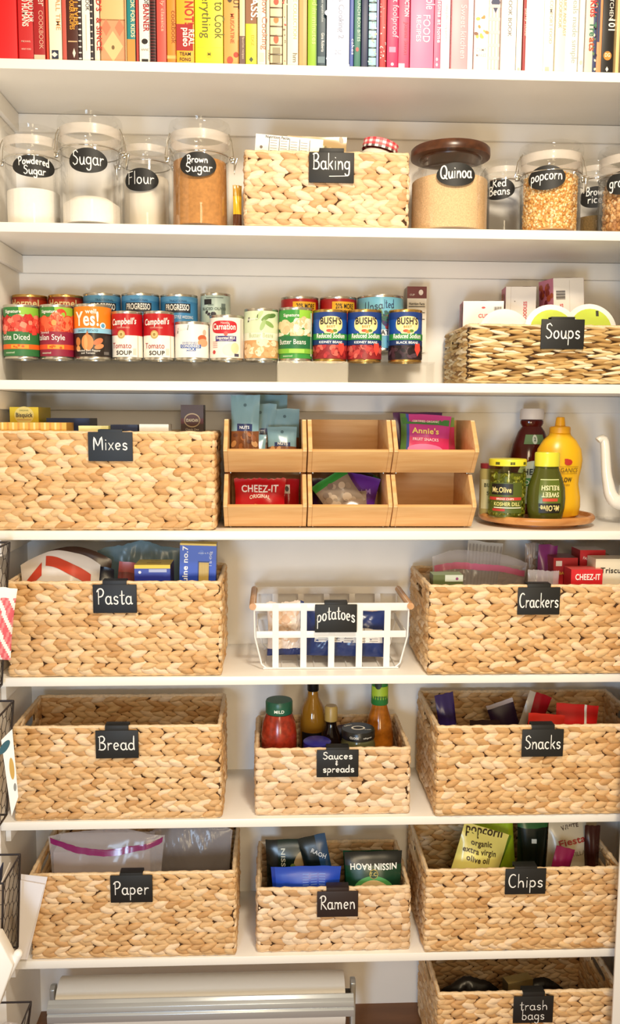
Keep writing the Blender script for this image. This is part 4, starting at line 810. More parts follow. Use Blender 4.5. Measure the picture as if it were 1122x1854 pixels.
# ------------------------------------------------------------------ soft packs
def pouch(name, label, cat, w_, h, t, loc, rot, colfn, prints=None, seed=0, rough=.25, group=None, crimp=.08, wr=.0022, droop=0, nx=18, ny=20, belly=.5, neck=0, eps=.0007, zig=False, zips=(), hf=0):
    r = np.random.default_rng(seed+100)
    K = [(r.uniform(-9, 9), r.uniform(-9, 9), r.uniform(0, 6), r.uniform(.3, 1)) for _ in range(7)]
    K2 = [(r.uniform(-26, 26), r.uniform(-26, 26), r.uniform(0, 6), r.uniform(.3, 1)) for _ in range(8)] if hf else []
    if hf: nx, ny = max(nx, 40), max(ny, 44)
    def Sf(a, b, side=-1, L=0):
        u = max(-1, min(1, 2*a/w_)); v = max(0, min(1, b/h))
        vv = max(0, min(1, (v-crimp)/(1-2*crimp))) if crimp else v
        env = max(0, (1-abs(u)**2.4))**.75*max(0, math.sin(PI*vv**(1 if belly == .5 else .75)))**.55
        n = sum(q[3]*math.sin(q[0]*u+q[1]*v+q[2]) for q in K)/3
        if hf: q_ = sum(q[3]*abs(math.sin(q[0]*u+q[1]*v+q[2])) for q in K2)/4-.6; n += hf*q_
        edge = min(1, 3*(1-abs(u)))
        y = side*(t/2*env+.0004+eps*L)+wr*n*(.35+.65*env)*edge*(1 if side < 0 else .6)
        k = 1-.07*math.sin(PI*v)-neck*max(0, v-.6)**2
        return (u*w_/2*k, y, v*h-droop*u*u*v+wr*.6*n*v)
    mb = MB(); 
    for side in (-1, 1):
        vs = [Sf((i/nx-.5)*w_, j/ny*h, side) for j in range(ny+1) for i in range(nx+1)]
        if zig and side < 2:
            for i in range(nx+1):
                for j in (0, ny):
                    q = vs[j*(nx+1)+i]; vs[j*(nx+1)+i] = (q[0], q[1], q[2]+(.0025 if i % 2 else 0)*(1 if j else -1))
        groups = {}
        for j in range(ny):
            for i in range(nx):
                c = colfn((i+.5)/nx*2-1, (j+.5)/ny); a = j*(nx+1)+i
                f = (a, a+1, a+nx+2, a+nx+1)
                groups.setdefault(c, []).append(f if side < 0 else f[::-1])
        for k, (c, fs) in enumerate(groups.items()):
            m = C(c, rough) if isinstance(c, str) else c
            used = sorted({i for f in fs for i in f}); mp = {o: n for n, o in enumerate(used)}
            mb.add([vs[i] for i in used], [tuple(mp[i] for i in f) for f in fs], m)
    for zc, bow, zw, zm in zips:      # zip seals: smooth bands across the bag
        us = np.linspace(-.97, .97, 40); ln = [(u*w_/2, h*(zc-bow*(1-u*u))) for u in us]; fz_ = lambda a, b, L: Sf(a, b, -1, L)
        mb.flat([(a, b+zw/2) for a, b in ln]+[(a, b-zw/2) for a, b in ln], [(40+i, 41+i, i+1, i) for i in range(39)], zm, fz_, 1.2)
    if prints: prints(mb, lambda a, b, L: Sf(a, b, -1, L), w_, h)
    o = mb.build(name, None, 1.0); o.location = loc; o.rotation_euler = rot
    return tag(o, label, cat, group)
def flat_col(c): return lambda u, v: c
def bands(*bs):   # (upper limit of v, colour)
    def f(u, v):
        for lim, c in bs:
            if v <= lim: return c
        return bs[-1][1]
    return f
def fitb(o, bn, grp=None):
    cx, w_, z = bn; R = o.rotation_euler.to_matrix(); L = Vector(o.location); P = [R @ v.co + L for v in o.data.vertices]
    a, b = min(p.x for p in P), max(p.x for p in P); lo, hi = cx-w_/2+.0095, cx+w_/2-.0095
    if a < lo: L.x += lo-a
    elif b > hi: L.x -= b-hi
    e = min(p.z for p in P)
    if e < z+.0102: L.z += z+.0102-e
    c = min(p.y for p in P if p.z < z+.07); d_ = max(p.y for p in P)
    if c < .0605: L.y += .0605-c
    if d_ + max(0, .0605-c) > .188: L.y -= d_+max(0, .0605-c)-.188
    o.location = L; return o
# ------------------------------------------------------------------ bamboo bins
z3 = zr(3)
def bin_(px0, px1, z, label, ly=.004):
    ym = 918 if z < z3+.05 else 818
    x0, x1 = X(px0, ym, ly)+.0005, X(px1, ym, ly)-.0005; w_ = x1-x0; t_ = .0085
    t = thing('bamboo_bin', label, 'bin', ((x0+x1)/2, ly, z), group='stacked bamboo snack bins')
    pr = [(.042, .003), (0, .048), (.0005, .054), (.048, .1105), (.053, .1115), (.195, .1115), (.195, .003)]
    for s in (-1, 1):
        a, b = (-w_/2, -w_/2+t_) if s < 0 else (w_/2-t_, w_/2)
        mb = MB(); mb.prism(pr, 'x', a, b, BAMBOO, .0008)
        e = .0006; mb.prism([(-.0006, .0478), (.0499-.0015, .1111), (.0499, .1105), (.0012, .0485)], 'x', a+.0006, b-.0006, BAMBOOD)
        mb.build('side_panel', t)
    MB().prism([(.042, .003), (.0005, .0478), (.0085, .0525), (.052, .0065)], 'x', -w_/2+t_+.0002, w_/2-t_-.0002, BAMBOO, .0006).build('front_panel', t)
    MB().box((-w_/2+t_+.0002, .186, .0035), (w_/2-t_-.0002, .1945, .1113), BAMBOO, .0006).build('back_panel', t)
    MB().box((-w_/2+t_+.0002, .0525, .0035), (w_/2-t_-.0002, .1855, .0095), BAMBOO, .0006).build('base_panel', t)
    for sx in (-1, 1):
        for y in (.055, .175): MB().lathe([(.002, 0), (.002, .0032)], STEEL, 10, T=Matrix.Translation((sx*(w_/2-.012), y, 0))).build('foot_pin', t)
    return (x0+x1)/2, w_, z
u1 = bin_(403.5, 556, z3+.1125, 'upper left bamboo bin full of blue grey nut packs')
u2 = bin_(557.5, 712, z3+.1125, 'upper middle bamboo bin with a purple packet on its floor')
u3 = bin_(713, 868, z3+.1125, 'upper right bamboo bin with pink fruit snack bags')
l1 = bin_(403.5, 556, z3, 'lower left bamboo bin holding red cracker bags')
l2 = bin_(557.5, 711, z3, 'lower middle bamboo bin of purple and green bags')
l3 = bin_(712, 863, z3, 'lower right bamboo bin, nearly empty')
BLG = '#7FA3AE'
def nut_col(u, v): return '#7A4A2C' if v < .5 else '#2C3A66' if v < .6 and abs(u) < .6 else BLG
def nut_pr(m, fn, w_, h): scatter(m, 26, -w_*.42, w_*.42, h*.06, h*.47, ['#A5673A', '#C08A54', '#8B5230', '#D2A270', '#5E3420'], .0065, .0045, fn, .6, 1, 10); m.oval(0, h*.86, .0035, .0035, C('#4E6A74'), fn, 1, 14, 1); m.text('NUTS', 0, h*.53, .006, C('#E9EDF0'), fn, 2, True)
for i, (dx, y, hz, w_, rz, rx, lab) in enumerate([
    (-.053, .075, .152, .062, -.12, -.1, 'tall blue grey nut pack at the far left of the upper bin'),
    (.012, .145, .155, .075, .1, -.12, 'blue grey nut pack sticking up at the back of the bin'),
    (-.012, .115, .135, .07, -.05, -.12, 'blue grey nut pack in the middle of the upper left bin'),
    (.045, .115, .125, .066, .08, -.15, 'blue grey nut pack at the right side of the upper left bin'),
    (.036, .082, .088, .064, .06, -.25, 'low blue grey nut pack at the front of the bin'),
    (-.03, .072, .072, .062, -.05, -.3, 'small blue grey nut pack lowest at the front')]):
    fitb(pouch('nut_pack', lab, 'snack', w_, hz, .016, (u1[0]+dx, .004+y, u1[2]+.0105), (rx, 0, rz), nut_col, nut_pr, seed=i, group='blue grey nut packs in the upper left bin'), u1)
fitb(pouch('fruit_snack_pack', 'flat purple packet lying in the empty middle bin', 'snack', .1, .075, .012, (u2[0]+.0, .09, u2[2]+.026), (-1.45, 0, .1), bands((.3, '#3A2A8A'), (1, '#5A2A86')), seed=9), u2)
def ann(m, fn, w_, h):
    m.rect(-w_*.47, w_*.47, h*.8, h*.92, C('#3E7A3A'), fn, 1, 12); m.text('CERTIFIED ORGANIC', 0, h*.84, .0042, C('#F0EAD2'), fn, 2, True)
    m.text("Annie's", 0, h*.62, .012, C('#F3DE7A'), fn, 2, True, w_*.55); m.text('FRUIT SNACKS', 0, h*.48, .006, C('#F6D4E4'), fn, 2, True)
    m.oval(0, h*.32, w_*.36, h*.1, C('#F07FB4'), fn, 1, 20, 3); scatter(m, 16, -w_*.38, w_*.38, h*.06, h*.22, ['#F2A07A', '#EFC08A', '#E8705A', '#F4B7C4'], .006, .006, fn, 1)
def ann_col(u, v): return '#4E7A3A' if u < -.8 else '#3A4FA0' if u < -.62 else '#C03A86' if v > .55 else '#D8326E'
fitb(pouch('fruit_snack_pack', 'pink fruit snack bag at the front of the upper right bin', 'snack', .112, .112, .016, (u3[0]-.008, .105, u3[2]+.0105), (-.2, .05, 0), ann_col, ann, seed=21), u3)
fitb(pouch('fruit_snack_pack', 'crimson snack bag tucked at the right of the pink bag', 'snack', .07, .105, .012, (u3[0]+.035, .136, u3[2]+.0105), (-.15, -.05, 0), bands((.35, '#C22A50'), (.8, '#D4406A'), (1, '#7A9A4A')), lambda m, fn, w_, h: m.text('ORGANIC', 0, h*.75, .005, C('#F3EAC8'), fn, 2, True), seed=22), u3)
fitb(pouch('fruit_snack_pack', 'deep purple snack bag behind the pink bag', 'snack', .11, .118, .012, (u3[0]-.014, .15, u3[2]+.0105), (-.1, 0, .05), flat_col('#54206E'), seed=23), u3)
def cz(m, fn, w_, h):
    m.text('CHEEZ-IT', 0, h*.66, .0155, C('#F6F1EA'), fn, 2, True, w_*.74); m.text('ORIGINAL', 0, h*.47, .008, C('#F6E9DA'), fn, 2, True, w_*.42, arc=.004)
    for a, b, q in ((-.28, .2, .2), (-.05, .26, .6), (.2, .24, -.3), (.0, .1, .1), (.32, .12, .5)): m.poly([(w_*a-.011*math.cos(q), h*b-.011*math.sin(q)), (w_*a+.011*math.sin(q), h*b-.011*math.cos(q)), (w_*a+.011*math.cos(q), h*b+.011*math.sin(q)), (w_*a-.011*math.sin(q), h*b+.011*math.cos(q))], C('#E0853A'), fn, 2)
fitb(pouch('cracker_bag', 'red cracker bag with big white lettering in the lower left bin', 'snack', .112, .085, .024, (l1[0]-.012, .1, l1[2]+.0105), (-.16, 0, 0), flat_col('#C0141F'), cz, seed=31, zig=True), l1)
fitb(pouch('cracker_bag', 'second red cracker bag turned sideways in the lower left bin', 'snack', .06, .085, .014, (l1[0]+.045, .135, l1[2]+.0105), (-.1, 0, .15), bands((.25, '#D0622C'), (1, '#B81420')), lambda m, fn, w_, h: (m.rect(-.006, .008, h*.62, h*.85, C('#E9DFCE'), fn, 1), m.oval(.001, h*.74, .004, .006, C('#3A3028'), fn, 2)), seed=32), l1)
def gs(u, v): return '#2F8A3A' if v > .82 else '#877767'
fitb(pouch('cookie_bag', 'grey brown snack bag with a green strip at the left', 'snack', .085, .085, .02, (l2[0]-.03, .085, l2[2]+.014), (-.3, -.55, .1), gs, lambda m, fn, w_, h: scatter(m, 22, -w_*.4, w_*.4, h*.1, h*.75, ['#A5927E', '#75665A', '#B7A48E', '#8E7C6A'], .009, .008, fn, .6, 1, 12), seed=41), l2)
fitb(pouch('cookie_bag', 'dark grey snack bag with a green strip at the back', 'snack', .08, .1, .018, (l2[0]+.005, .14, l2[2]+.0105), (-.15, .5, .0), lambda u, v: '#2F8A3A' if u > .72 else '#4A4348' if v > .3 else '#6B625E', seed=42), l2)
fitb(pouch('raisin_bag', 'bright purple raisin bag leaning at the right', 'snack', .075, .09, .018, (l2[0]+.042, .115, l2[2]+.0105), (-.2, .2, -.1), bands((.2, '#3A2450'), (1, '#5E2A8E')), lambda m, fn, w_, h: m.text('SUN-M', 0, h*.5, .011, C('#9C7AC4'), fn, 2, True, w_*.7, rot=.3), seed=43), l2)
fitb(pouch('cookie_bag', 'taupe snack bag with a magenta corner at the front', 'snack', .08, .06, .02, (l2[0]+.008, .076, l2[2]+.012), (-.45, -.1, 0), lambda u, v: '#B0308E' if u < -.55 and v > .3 else '#8A7868', seed=44), l2)
fitb(pouch('raisin_bag', 'dark plum bag in the back left of the lower middle bin', 'snack', .07, .085, .014, (l2[0]-.036, .155, l2[2]+.0105), (-.1, 0, 0), flat_col('#43205A'), seed=45), l2)
fitb(pouch('snack_bar', 'brown snack bar lying in the lower right bin', 'snack', .055, .03, .014, (l3[0]-.04, .075, l3[2]+.021), (-1.3, 0, .1), flat_col('#5A3A28'), seed=51), l3)
fitb(pouch('snack_bar', 'blue snack packet lying in the lower right bin', 'snack', .05, .045, .012, (l3[0]+.01, .085, l3[2]+.024), (-1.2, 0, -.05), flat_col('#3F86B4'), seed=52), l3)
# ------------------------------------------------------------------ turntable and condiments
xt, yt = X(969, 945, .122), .122
R0 = (X(1070, 940, .122)-X(868, 940, .122))/2
t = thing('turntable', 'round wooden turntable carrying the condiments', 'turntable', (xt, yt, z3))
TW = wood_mat('turntable_wood', '#B9783F', '#D59A5C', (8, 40, 40), .35)
MB().lathe([(R0*.72, 0), (R0*.72, .006), (0, .006)], TW, 48).build('base', t)
MB().lathe([(R0*.74, .0065), (R0*.96, .009), (R0, .015), (R0, .02), (R0*.97, .024), (R0*.93, .0235), (R0*.9, .016), (0, .016)], TW, 64).build('tray', t)
zt0 = z3+.0166
def bottle(name, label, cat, px, y, sx=1, sy=1): return thing(name, label, cat, (X(px, 900, y), y, zt0))
PKL = M('#6B6A1E', .25); 
# pickles
y = .075; t = bottle('pickle_jar', 'squat jar of pickled okra coloured chips with yellow lid', 'jar', 917, y); t['label'] = 'jar of dill pickles with a yellow lid on the turntable'
r = (X(951, 890, y)-X(884, 890, y))/2; h = Z(917, 832, y-r)-zt0
MB().lathe([(r*.9, 0), (r*.97, .003), (r, .01), (r, h*.8), (r*.93, h*.87), (r*.9, h*.9), (r*.86, h*.9), (r*.89, h*.86), (r*.96, h*.79), (r*.96, .01), (r*.9, .004)], glass_mat('pickle_glass', (.93, .96, .8, 1)), 44).build('glass_body', t)
mb = MB(); mb.lathe([(r*.9, .006), (r*.9, h*.76), (0, h*.78)], M('#5A5A1A', .3), 30)
for i in range(150):
    a = rng.uniform(PI, 2*PI); mt = Euler(rng.uniform(0, 6, 3)).to_matrix().to_4x4(); mt.translation = Vector((r*.84*math.cos(a), r*.84*math.sin(a), rng.uniform(.012, h*.74)))
    mb.ball((0, 0, 0), (.0085*rng.uniform(.6, 1), .006, .0022*rng.uniform(.8, 1.6)), M(['#7F7E2A', '#8E8A30', '#6A6C20', '#A09A42'][i % 4], .3), 8, 5, mt)
mb.build('pickles', t)
mb = MB(); LY = M('#E4DA3A', .35); mb.lathe([(r*.97, h*.885), (r*.99, h*.89), (r*.99, h*.985), (r*.95, h), (0, h)], LY, 44); fn = cyl_fn(r*.99, .0003)
for a in (-.8, 0, .8): mb.rect(r*a-.005, r*a+.005, h*.91, h*.955, C('#5A5A1E'), fn, 1)
mb.build('lid', t)
mb = MB(); fn = cyl_fn(r, .0003, turn=-.35)
mb.rect(-r*.95, r*.95, h*.12, h*.62, C('#4E5A1C'), fn, 1); mb.rect(-r*.8, r*.4, h*.42, h*.6, C('#16140F'), fn, 2); mb.text('Mt.Olive', -r*.2, h*.46, .011, C('#E8D890'), fn, 4, True, r*1.05); mb.rect(-r*.95, r*.9, h*.33, h*.38, C('#C23A34'), fn, 2); mb.text('BREAD CHIPS', 0, h*.337, .004, C('#F4E2D4'), fn, 4, True)
mb.text('KOSHER DILL', r*.1, h*.24, .0075, C('#E6E08A'), fn, 4, True, r*1.4); mb.rect(-r*.6, r*.9, h*.2, h*.215, C('#EDEBD0'), fn, 3); mb.rect(-r*.7, 0, h*.15, h*.19, C('#B4342E'), fn, 2); mb.build('paper_label', t)
# relish squeeze bottle, cap up, print upside down
y = .052; t = bottle('relish_bottle', 'green squeeze bottle of sweet relish with label upside down', 'bottle', 988, y)
r = (X(1022, 890, y)-X(953, 890, y))/2; h = Z(988, 820, y-r)-zt0
MB().lathe([(r*.75, 0), (r*.86, .003), (r*.97, h*.18), (r, h*.32), (r*.96, h*.48), (r*.78, h*.64), (r*.64, h*.74), (r*.6, h*.79)], M('#4A4E18', .18), 40, 1, .72).build('bottle_body', t)
MB().lathe([(r*.6, h*.79), (r*.64, h*.795), (r*.64, h*.98), (r*.6, h), (0, h)], M('#DCD63C', .3), 36, 1, .9).build('cap', t)
def ell(r_, sy, e=.0004, prof=None):
    def f(a, b, L):
        rr = prof(b) if prof else r_
        q = a/r_-PI/2; return (rr*math.cos(q)+0, (rr*sy)*math.sin(q)-e*L-.0006, b)
    return f
def pi(P):
    zs = [p[1] for p in P]; rs = [p[0] for p in P]; return lambda b: float(np.interp(b, zs, rs))
fn0 = ell(r, .72, .0004, pi([(r*.86, .003), (r*.97, h*.18), (r, h*.32), (r*.96, h*.48), (r*.78, h*.64)])); fn = lambda a, b, L: fn0(-a, h*.72-b, L) 
mb = MB(); L_ = C('#5B6A22', .3)
mb.rect(-r*.62, r*.62, h*.12, h*.62, L_, fn0, 1, 12, 6); mb.rect(-r*.62, r*.62, h*.6, h*.61, C('#E6E2A8'), fn0, 2, 12)
mb.text('RELISH', 0, h*.2, .0095, C('#EDE7B4'), fn, 4, True, r*1.05); mb.text('SWEET', 0, h*.3, .0095, C('#EDE7B4'), fn, 4, True, r*.95); mb.rect(-r*.4, r*.4, h*.385, h*.43, C('#C8452E'), fn, 2)
mb.rect(-r*.62, r*.62, h*.46, h*.6, C('#14130E'), fn, 2); mb.text('Mt.Olive', 0, h*.49, .0115, C('#E8D890'), fn, 4, True, r*1.05); mb.build('paper_label', t)
# ketchup
y = .186; t = bottle('ketchup_bottle', 'dark red ketchup bottle with a white cap at the back', 'bottle', 958, y)
r = (X(998, 880, y)-X(921, 880, y))/2; h = Z(966, 740, y)-zt0
P = [(r*.8, 0), (r*.92, .004), (r*.95, h*.3), (r, h*.45), (r, h*.52), (r*.85, h*.66), (r*.62, h*.78), (r*.45, h*.83), (r*.53, h*.86), (r*.53, h*.885), (r*.42, h*.9)]
MB().lathe(P, M('#4E0E10', .12), 40, 1, .7).build('bottle_body', t)
MB().lathe([(r*.5, h*.895), (r*.55, h*.9), (r*.55, h*.985), (r*.5, h), (0, h)], M('#D9D3D4', .4), 32, 1, .9).build('cap', t)
mb = MB(); fn = ell(r, .7, .0005, pi(P)); mb.rect(-r*.62, r*.62, h*.665, h*.755, C('#6E8F62'), fn, 1, 16, 4); mb.oval(0, h*.71, .0075, h*.045, C('#DCE2D0'), fn, 2); mb.text('2', 0, h*.695, .008, C('#26301E'), fn, 4, True); mb.build('neck_label', t); mb = MB()
mb.oval(0, h*.36, r*.85, h*.15, C('#B9C2B0'), fn, 1, 32, 5); mb.rect(-r*.7, r*.7, h*.1, h*.4, C('#AEB9A8'), fn, 1.2, 16, 6); mb.text('HEINZ', 0, h*.38, .0125, C('#1E2420'), fn, 4, True, r*1.1); mb.rect(-r*.75, r*.75, h*.27, h*.345, C('#3E7A48'), fn, 2, 16, 2); mb.text('Organic', 0, h*.285, .0095, C('#E9EEDC'), fn, 4, False, r*1.0); mb.build('paper_label', t)
# mustard
y = .116; t = bottle('mustard_bottle', 'tall yellow mustard bottle with a pointed yellow cap', 'bottle', 1009, y)
r = (X(1051, 880, y)-X(968, 880, y))/2; h = Z(1009, 755, y)-zt0
P = [(r*.78, 0), (r*.9, .004), (r*.97, h*.1), (r*.96, h*.2), (r*.86, h*.33), (r*.88, h*.4), (r*.97, h*.5), (r, h*.58), (r*.93, h*.68), (r*.7, h*.77), (r*.48, h*.82), (r*.45, h*.84)]
YM = M('#E8B41C', .3)
MB().lathe(P, YM, 44, 1, .72).build('bottle_body', t)
MB().lathe([(r*.45, h*.84), (r*.44, h*.842), (r*.44, h*.895), (r*.4, h*.905), (r*.22, h*.91), (r*.2, h*.955), (r*.17, h*.995), (r*.13, h), (0, h)], M('#E9A81E', .35), 32, 1, .95).build('cap', t)
mb = MB(); fn = ell(r, .72, .0005, pi(P)); mb.oval(r*.18, h*.555, .009, .0065, C('#B83222'), fn, 2); mb.rect(r*.0, r*.16, h*.57, h*.59, C('#B83222'), fn, 2)
mb.text('ORGANICS', r*.1, h*.455, .0095, C('#6B5418'), fn, 3, False, r*1.25); mb.rect(-r*.5, r*.75, h*.44, h*.443, C('#8A6A1C'), fn, 2); mb.rect(-r*.5, r*.75, h*.51, h*.513, C('#8A6A1C'), fn, 2); mb.text('YELLOW', r*.0, h*.36, .0095, C('#2E2616'), fn, 3, True, r*.9); mb.text('MUSTARD', r*.1, h*.32, .004, C('#8A6A1C'), fn, 3); mb.build('printing', t)
# back left jar
y = .125; t = bottle('relish_jar', 'pale jar with a red and white lid behind the pickles', 'jar', 882, y)
r = .0255; h = Z(882, 838, y)-zt0
t.location.x = X(868, 880, y)+r
MB().lathe([(r*.9, 0), (r, .005), (r, h*.84), (r*.9, h*.9)], M('#A99A5E', .25), 36).build('glass_body', t)
MB().lathe([(r*.92, h*.9), (r*.94, h*.905), (r*.94, h*.99), (0, h)], M('#8A2A2E', .4), 36).build('lid', t)
mb = MB(); fn = cyl_fn(r, .0003); mb.rect(-r*1.2, r*1.2, h*.15, h*.7, C('#C2B98A'), fn, 1); 
for i, s_ in enumerate(('BURGER', 'SOUR', 'DILL')): mb.text(s_, 0, h*(.56-.15*i), .008, C('#3A3A22'), fn, 3, True)
mb.build('paper_label', t)
# teapot
y = .11; xs = X(1085, 800, y); cx = xs+.117; t = thing('teapot', 'glossy white teapot cut off at the right edge with curved spout', 'teapot', (cx, y, z3))
PORC = M('#EFEAE0', .12)
prf = [(.035, 0), (.036, .006), (.05, .012), (.066, .035), (.07, .06), (.064, .085), (.045, .105), (.036, .11)]
MB().lathe(prf, PORC, 48).build('pot_body', t)
MB().lathe([(.037, .1105), (.038, .113), (.03, .121), (.012, .127), (.006, .129), (.007, .133), (.011, .138), (.009, .145), (0, .147)], PORC, 40).build('lid', t)
ztip = Z(1085, 793, y)-z3
sp = [(-.05, 0, .045), (-.075, 0, .05), (-.088, 0, .066), (-.094, 0, .09), (-.099, 0, .115), (-.106, 0, ztip-.008), (-.116, 0, ztip-.003), (-.121, 0, ztip-.006)]
sp = [tuple(q) for q in catmull(sp, 4)]
MB().tube(sp, [.019-.0115*(i/(len(sp)-1))**.6 for i in range(len(sp))], PORC, 16).build('spout', t)
MB().tube([(.058+.045*math.sin(a), 0, .06-.038*math.cos(a)) for a in np.linspace(.1, PI-.1, 20)], .006, PORC, 10).build('handle', t)
# ------------------------------------------------------------------ what the baskets hold
def inb(key, px, py, Y): return X(px, py, Y)
def fz(key): return BK[key][4]+.0052     # floor inside a basket
def hz(key, px, py, Y): return Z(px, py, Y)-fz(key)
def fit(o, key, pad=.0135):
    x0, x1, yf, yb, z0, h = BK[key]
    R = o.rotation_euler.to_matrix(); L = Vector(o.location)
    P = [R @ v.co + L for v in o.data.vertices]
    a, b = min(p.x for p in P), max(p.x for p in P); c, d = min(p.y for p in P), max(p.y for p in P); e = min(p.z for p in P)
    lo, hi = x0+pad, x1-pad
    if b-a > hi-lo: L.x += (lo+hi-a-b)/2
    elif a < lo: L.x += lo-a
    elif b > hi: L.x -= b-hi
    lo, hi = yf+pad+.004, yb-pad
    if d-c > hi-lo: L.y += (lo+hi-c-d)/2
    elif c < lo: L.y += lo-c
    elif d > hi: L.y -= d-hi
    if e < z0+.005: L.z += z0+.005-e
    o.location = L; return o
def box_in(key, label, px0, px1, py, Y0, Y1, cols, front=None, side=None, top=None, name='food_box', cat='box', rot=(0, 0, 0), group=None):
    x0, x1 = X(px0, py, Y0), X(px1, py, Y0); h = hz(key, (px0+px1)/2, py, Y0)
    return fit(carton(name, label, cat, x0, x1, Y0, Y1, fz(key), h, cols, front, side, top, rot, group), key)
def pouch_in(key, name, label, px0, px1, py, Y, t, colfn, prints=None, seed=0, rot=(0, 0, 0), cat='bag', h=None, **k):
    x0, x1 = X(px0, py, Y), X(px1, py, Y); h = h or hz(key, (px0+px1)/2, py, Y)
    return fit(pouch(name, label, cat, abs(x1-x0), h, t, ((x0+x1)/2, Y, fz(key)+.001), rot, colfn, prints, seed, **k), key)
# baking
def nut_print(m, fn, w_, h):
    for i in range(5): m.rect(-w_*.3+w_*.15*i, -w_*.3+w_*.15*i+.0012, h*.78, h*.98, C('#3A3634'), fn, 1)
    for i in range(4):
        for j in range(6): m.rect(-w_*.28+w_*.15*i, -w_*.18+w_*.15*i, h*(.8+.028*j), h*(.806+.028*j), C('#8A827A'), fn, 1)
    m.oval(-w_*.41, h*.86, .003, .003, C('#6B5A4A'), fn, 1)
    m.text('Nutrition Facts', -w_*.18, h*.965, .005, C('#2A2624'), fn, 2, True)
x0, x1, yf, yb, z0, h = BK['baking']
carton('flour_bag', 'white paper bag printed with nutrition facts in the Baking basket', 'bag', X(452, 250, .06), X(574, 250, .06), .055, .1, fz('baking'), Z(460, 250, .055)-fz('baking'), ('#EFEAE2', '#E4DDD2', '#EFEAE2'), nut_print, rot=(0, .07, 0)).location.z += .0045
pouch_in('baking', 'chocolate_chip_bag', 'crinkled tan bag lying behind the white paper bag', 520, 628, 248, .14, .04, flat_col('#BDA274'), lambda m, fn, w_, h: scatter(m, 24, -w_*.42, w_*.42, h*.75, h*.97, ['#DCCBA8', '#8F7E56', '#A88C5A', '#E8DCC0'], .007, .004, fn, .6, 1, 8), seed=61)
xj, yj = X(656, 260, .1), .1; hj = Z(656, 270, .1)-fz('baking')-.007; t = thing('baking_jar', 'jar with a red gingham cloth lid in the Baking basket', 'jar', (xj, yj, fz('baking')+.0095), (0, .22, 0))
MB().lathe([(.032, 0), (.035, .004), (.035, hj-.012), (.03, hj-.006)], M('#E8E2D6', .3), 36).build('jar_body', t)
def ging(m):
    for k in range(32):
        a0, a1 = 2*PI*k/32, 2*PI*(k+1)/32
        for j in range(4):
            za, zb = hj-.005+j*.0045, hj-.005+(j+1)*.0045
            c = ['#F4EFEA', '#E9868A', '#D8434C'][(k % 2)+(j % 2)] if j else ['#F4EFEA', '#6B5A58'][k % 2]
            m.add([(.037*math.cos(a0), .037*math.sin(a0), za), (.037*math.cos(a1), .037*math.sin(a1), za), (.037*math.cos(a1), .037*math.sin(a1), zb), (.037*math.cos(a0), .037*math.sin(a0), zb)], [(0, 1, 2, 3)], C(c))
    m.lathe([(.037, hj+.013), (.03, hj+.016), (0, hj+.0165)], C('#E25A62'), 32)
mb = MB(); ging(mb); mb.build('lid', t)
pouch('yeast_packet', 'yellow and brown packet squeezed left of the Baking basket', 'packet', .018, .088, .01, (x0-.013, .05, zr(1)), (-.02, 0, .1), bands((.35, '#5A3420'), (.75, '#E0B02A'), (1, '#B98A2A')), seed=62)
# soups: noodle cartons and bowls
def cupn(m, fn, w_, h):
    m.text('CUP', w_*.0, h*.8, .0075, C('#D8434A'), fn, 3, True); m.text('NOODLES', 0, h*.68, .0085, C('#D8434A'), fn, 3, True, w_*.5); m.oval(0, h*.92, .004, .002, C('#D8434A'), fn, 3)
    for i in range(9): m.rect(w_*.26+.0018*i, w_*.26+.0018*i+(.0011 if i % 3 else .0006), h*.68, h*.93, C('#3A3434'), fn, 3)
def cupt(m, fn, w_, d_): m.rect(-w_*.5, w_*.5, 0, d_, C('#D88A98'), fn, 1); scatter(m, 30, -w_*.35, w_*.45, d_*.1, d_*.9, ['#A8482E', '#C46A3A', '#8E3A3A', '#D9925A'], .007, .006, fn, 2)
def cups(m, fn, d_, h): m.rect(-d_/2, d_/2, h*.55, h, C('#C77A94'), fn, 1); scatter(m, 30, -d_*.4, d_*.4, h*.5, h*.95, ['#8E3A2E', '#B0522E', '#7A2E3C'], .007, .006, fn, 2)
kx = BK['soups']
def nood(px0, px1, py, Y0, Y1, lab, rot, fr): 
    o = carton('noodle_carton', lab, 'box', X(px0, py, Y0), X(px1, py, Y0), Y0, Y1, fz('soups'), Z((px0+px1)/2, py, Y0)-fz('soups'), ('#F2ECE6', '#EFE6E0', '#F2ECE6'), fr, cups, cupt, rot, 'noodle cup cartons in the Soups basket'); return fit(o, 'soups')
nood(842, 914, 545, .135, .2, 'white and pink noodle carton at the left of the Soups basket', (0, 0, -.1), cupn)
def cup2(m, fn, w_, h): m.text('CUP NOODLES', w_*.2, h*.7, .0075, C('#D8434A'), fn, 3, True, h*.3, PI/2); m.oval(-w_*.2, h*.85, .0012, .0012, C('#8A7A70'), fn, 3); m.rect(-w_*.34, -w_*.33, h*.5, h, C('#CFC4BA'), fn, 2)
nood(918, 972, 519, .165, .215, 'white noodle carton standing on end in the middle', (0, 0, -.08), cup2)
def cup3(m, fn, w_, h):
    for i in range(9): m.rect(-w_*.42, -w_*.12, h*.8+.0021*i, h*.8+.0021*i+(.0013 if i % 3 else .0007), C('#4A4240'), fn, 3)
    m.rect(w_*.02, w_*.03, h*.4, h*.98, C('#CFC4BA'), fn, 2); m.text('CUP NOODLES', -w_*.2, h*.62, .0075, C('#D8434A'), fn, 3, True, h*.28, PI/2)
nood(1003, 1064, 505, .14, .2, 'tallest noodle carton, tilted, with a barcode on top', (0, -.06, .22), cup3)
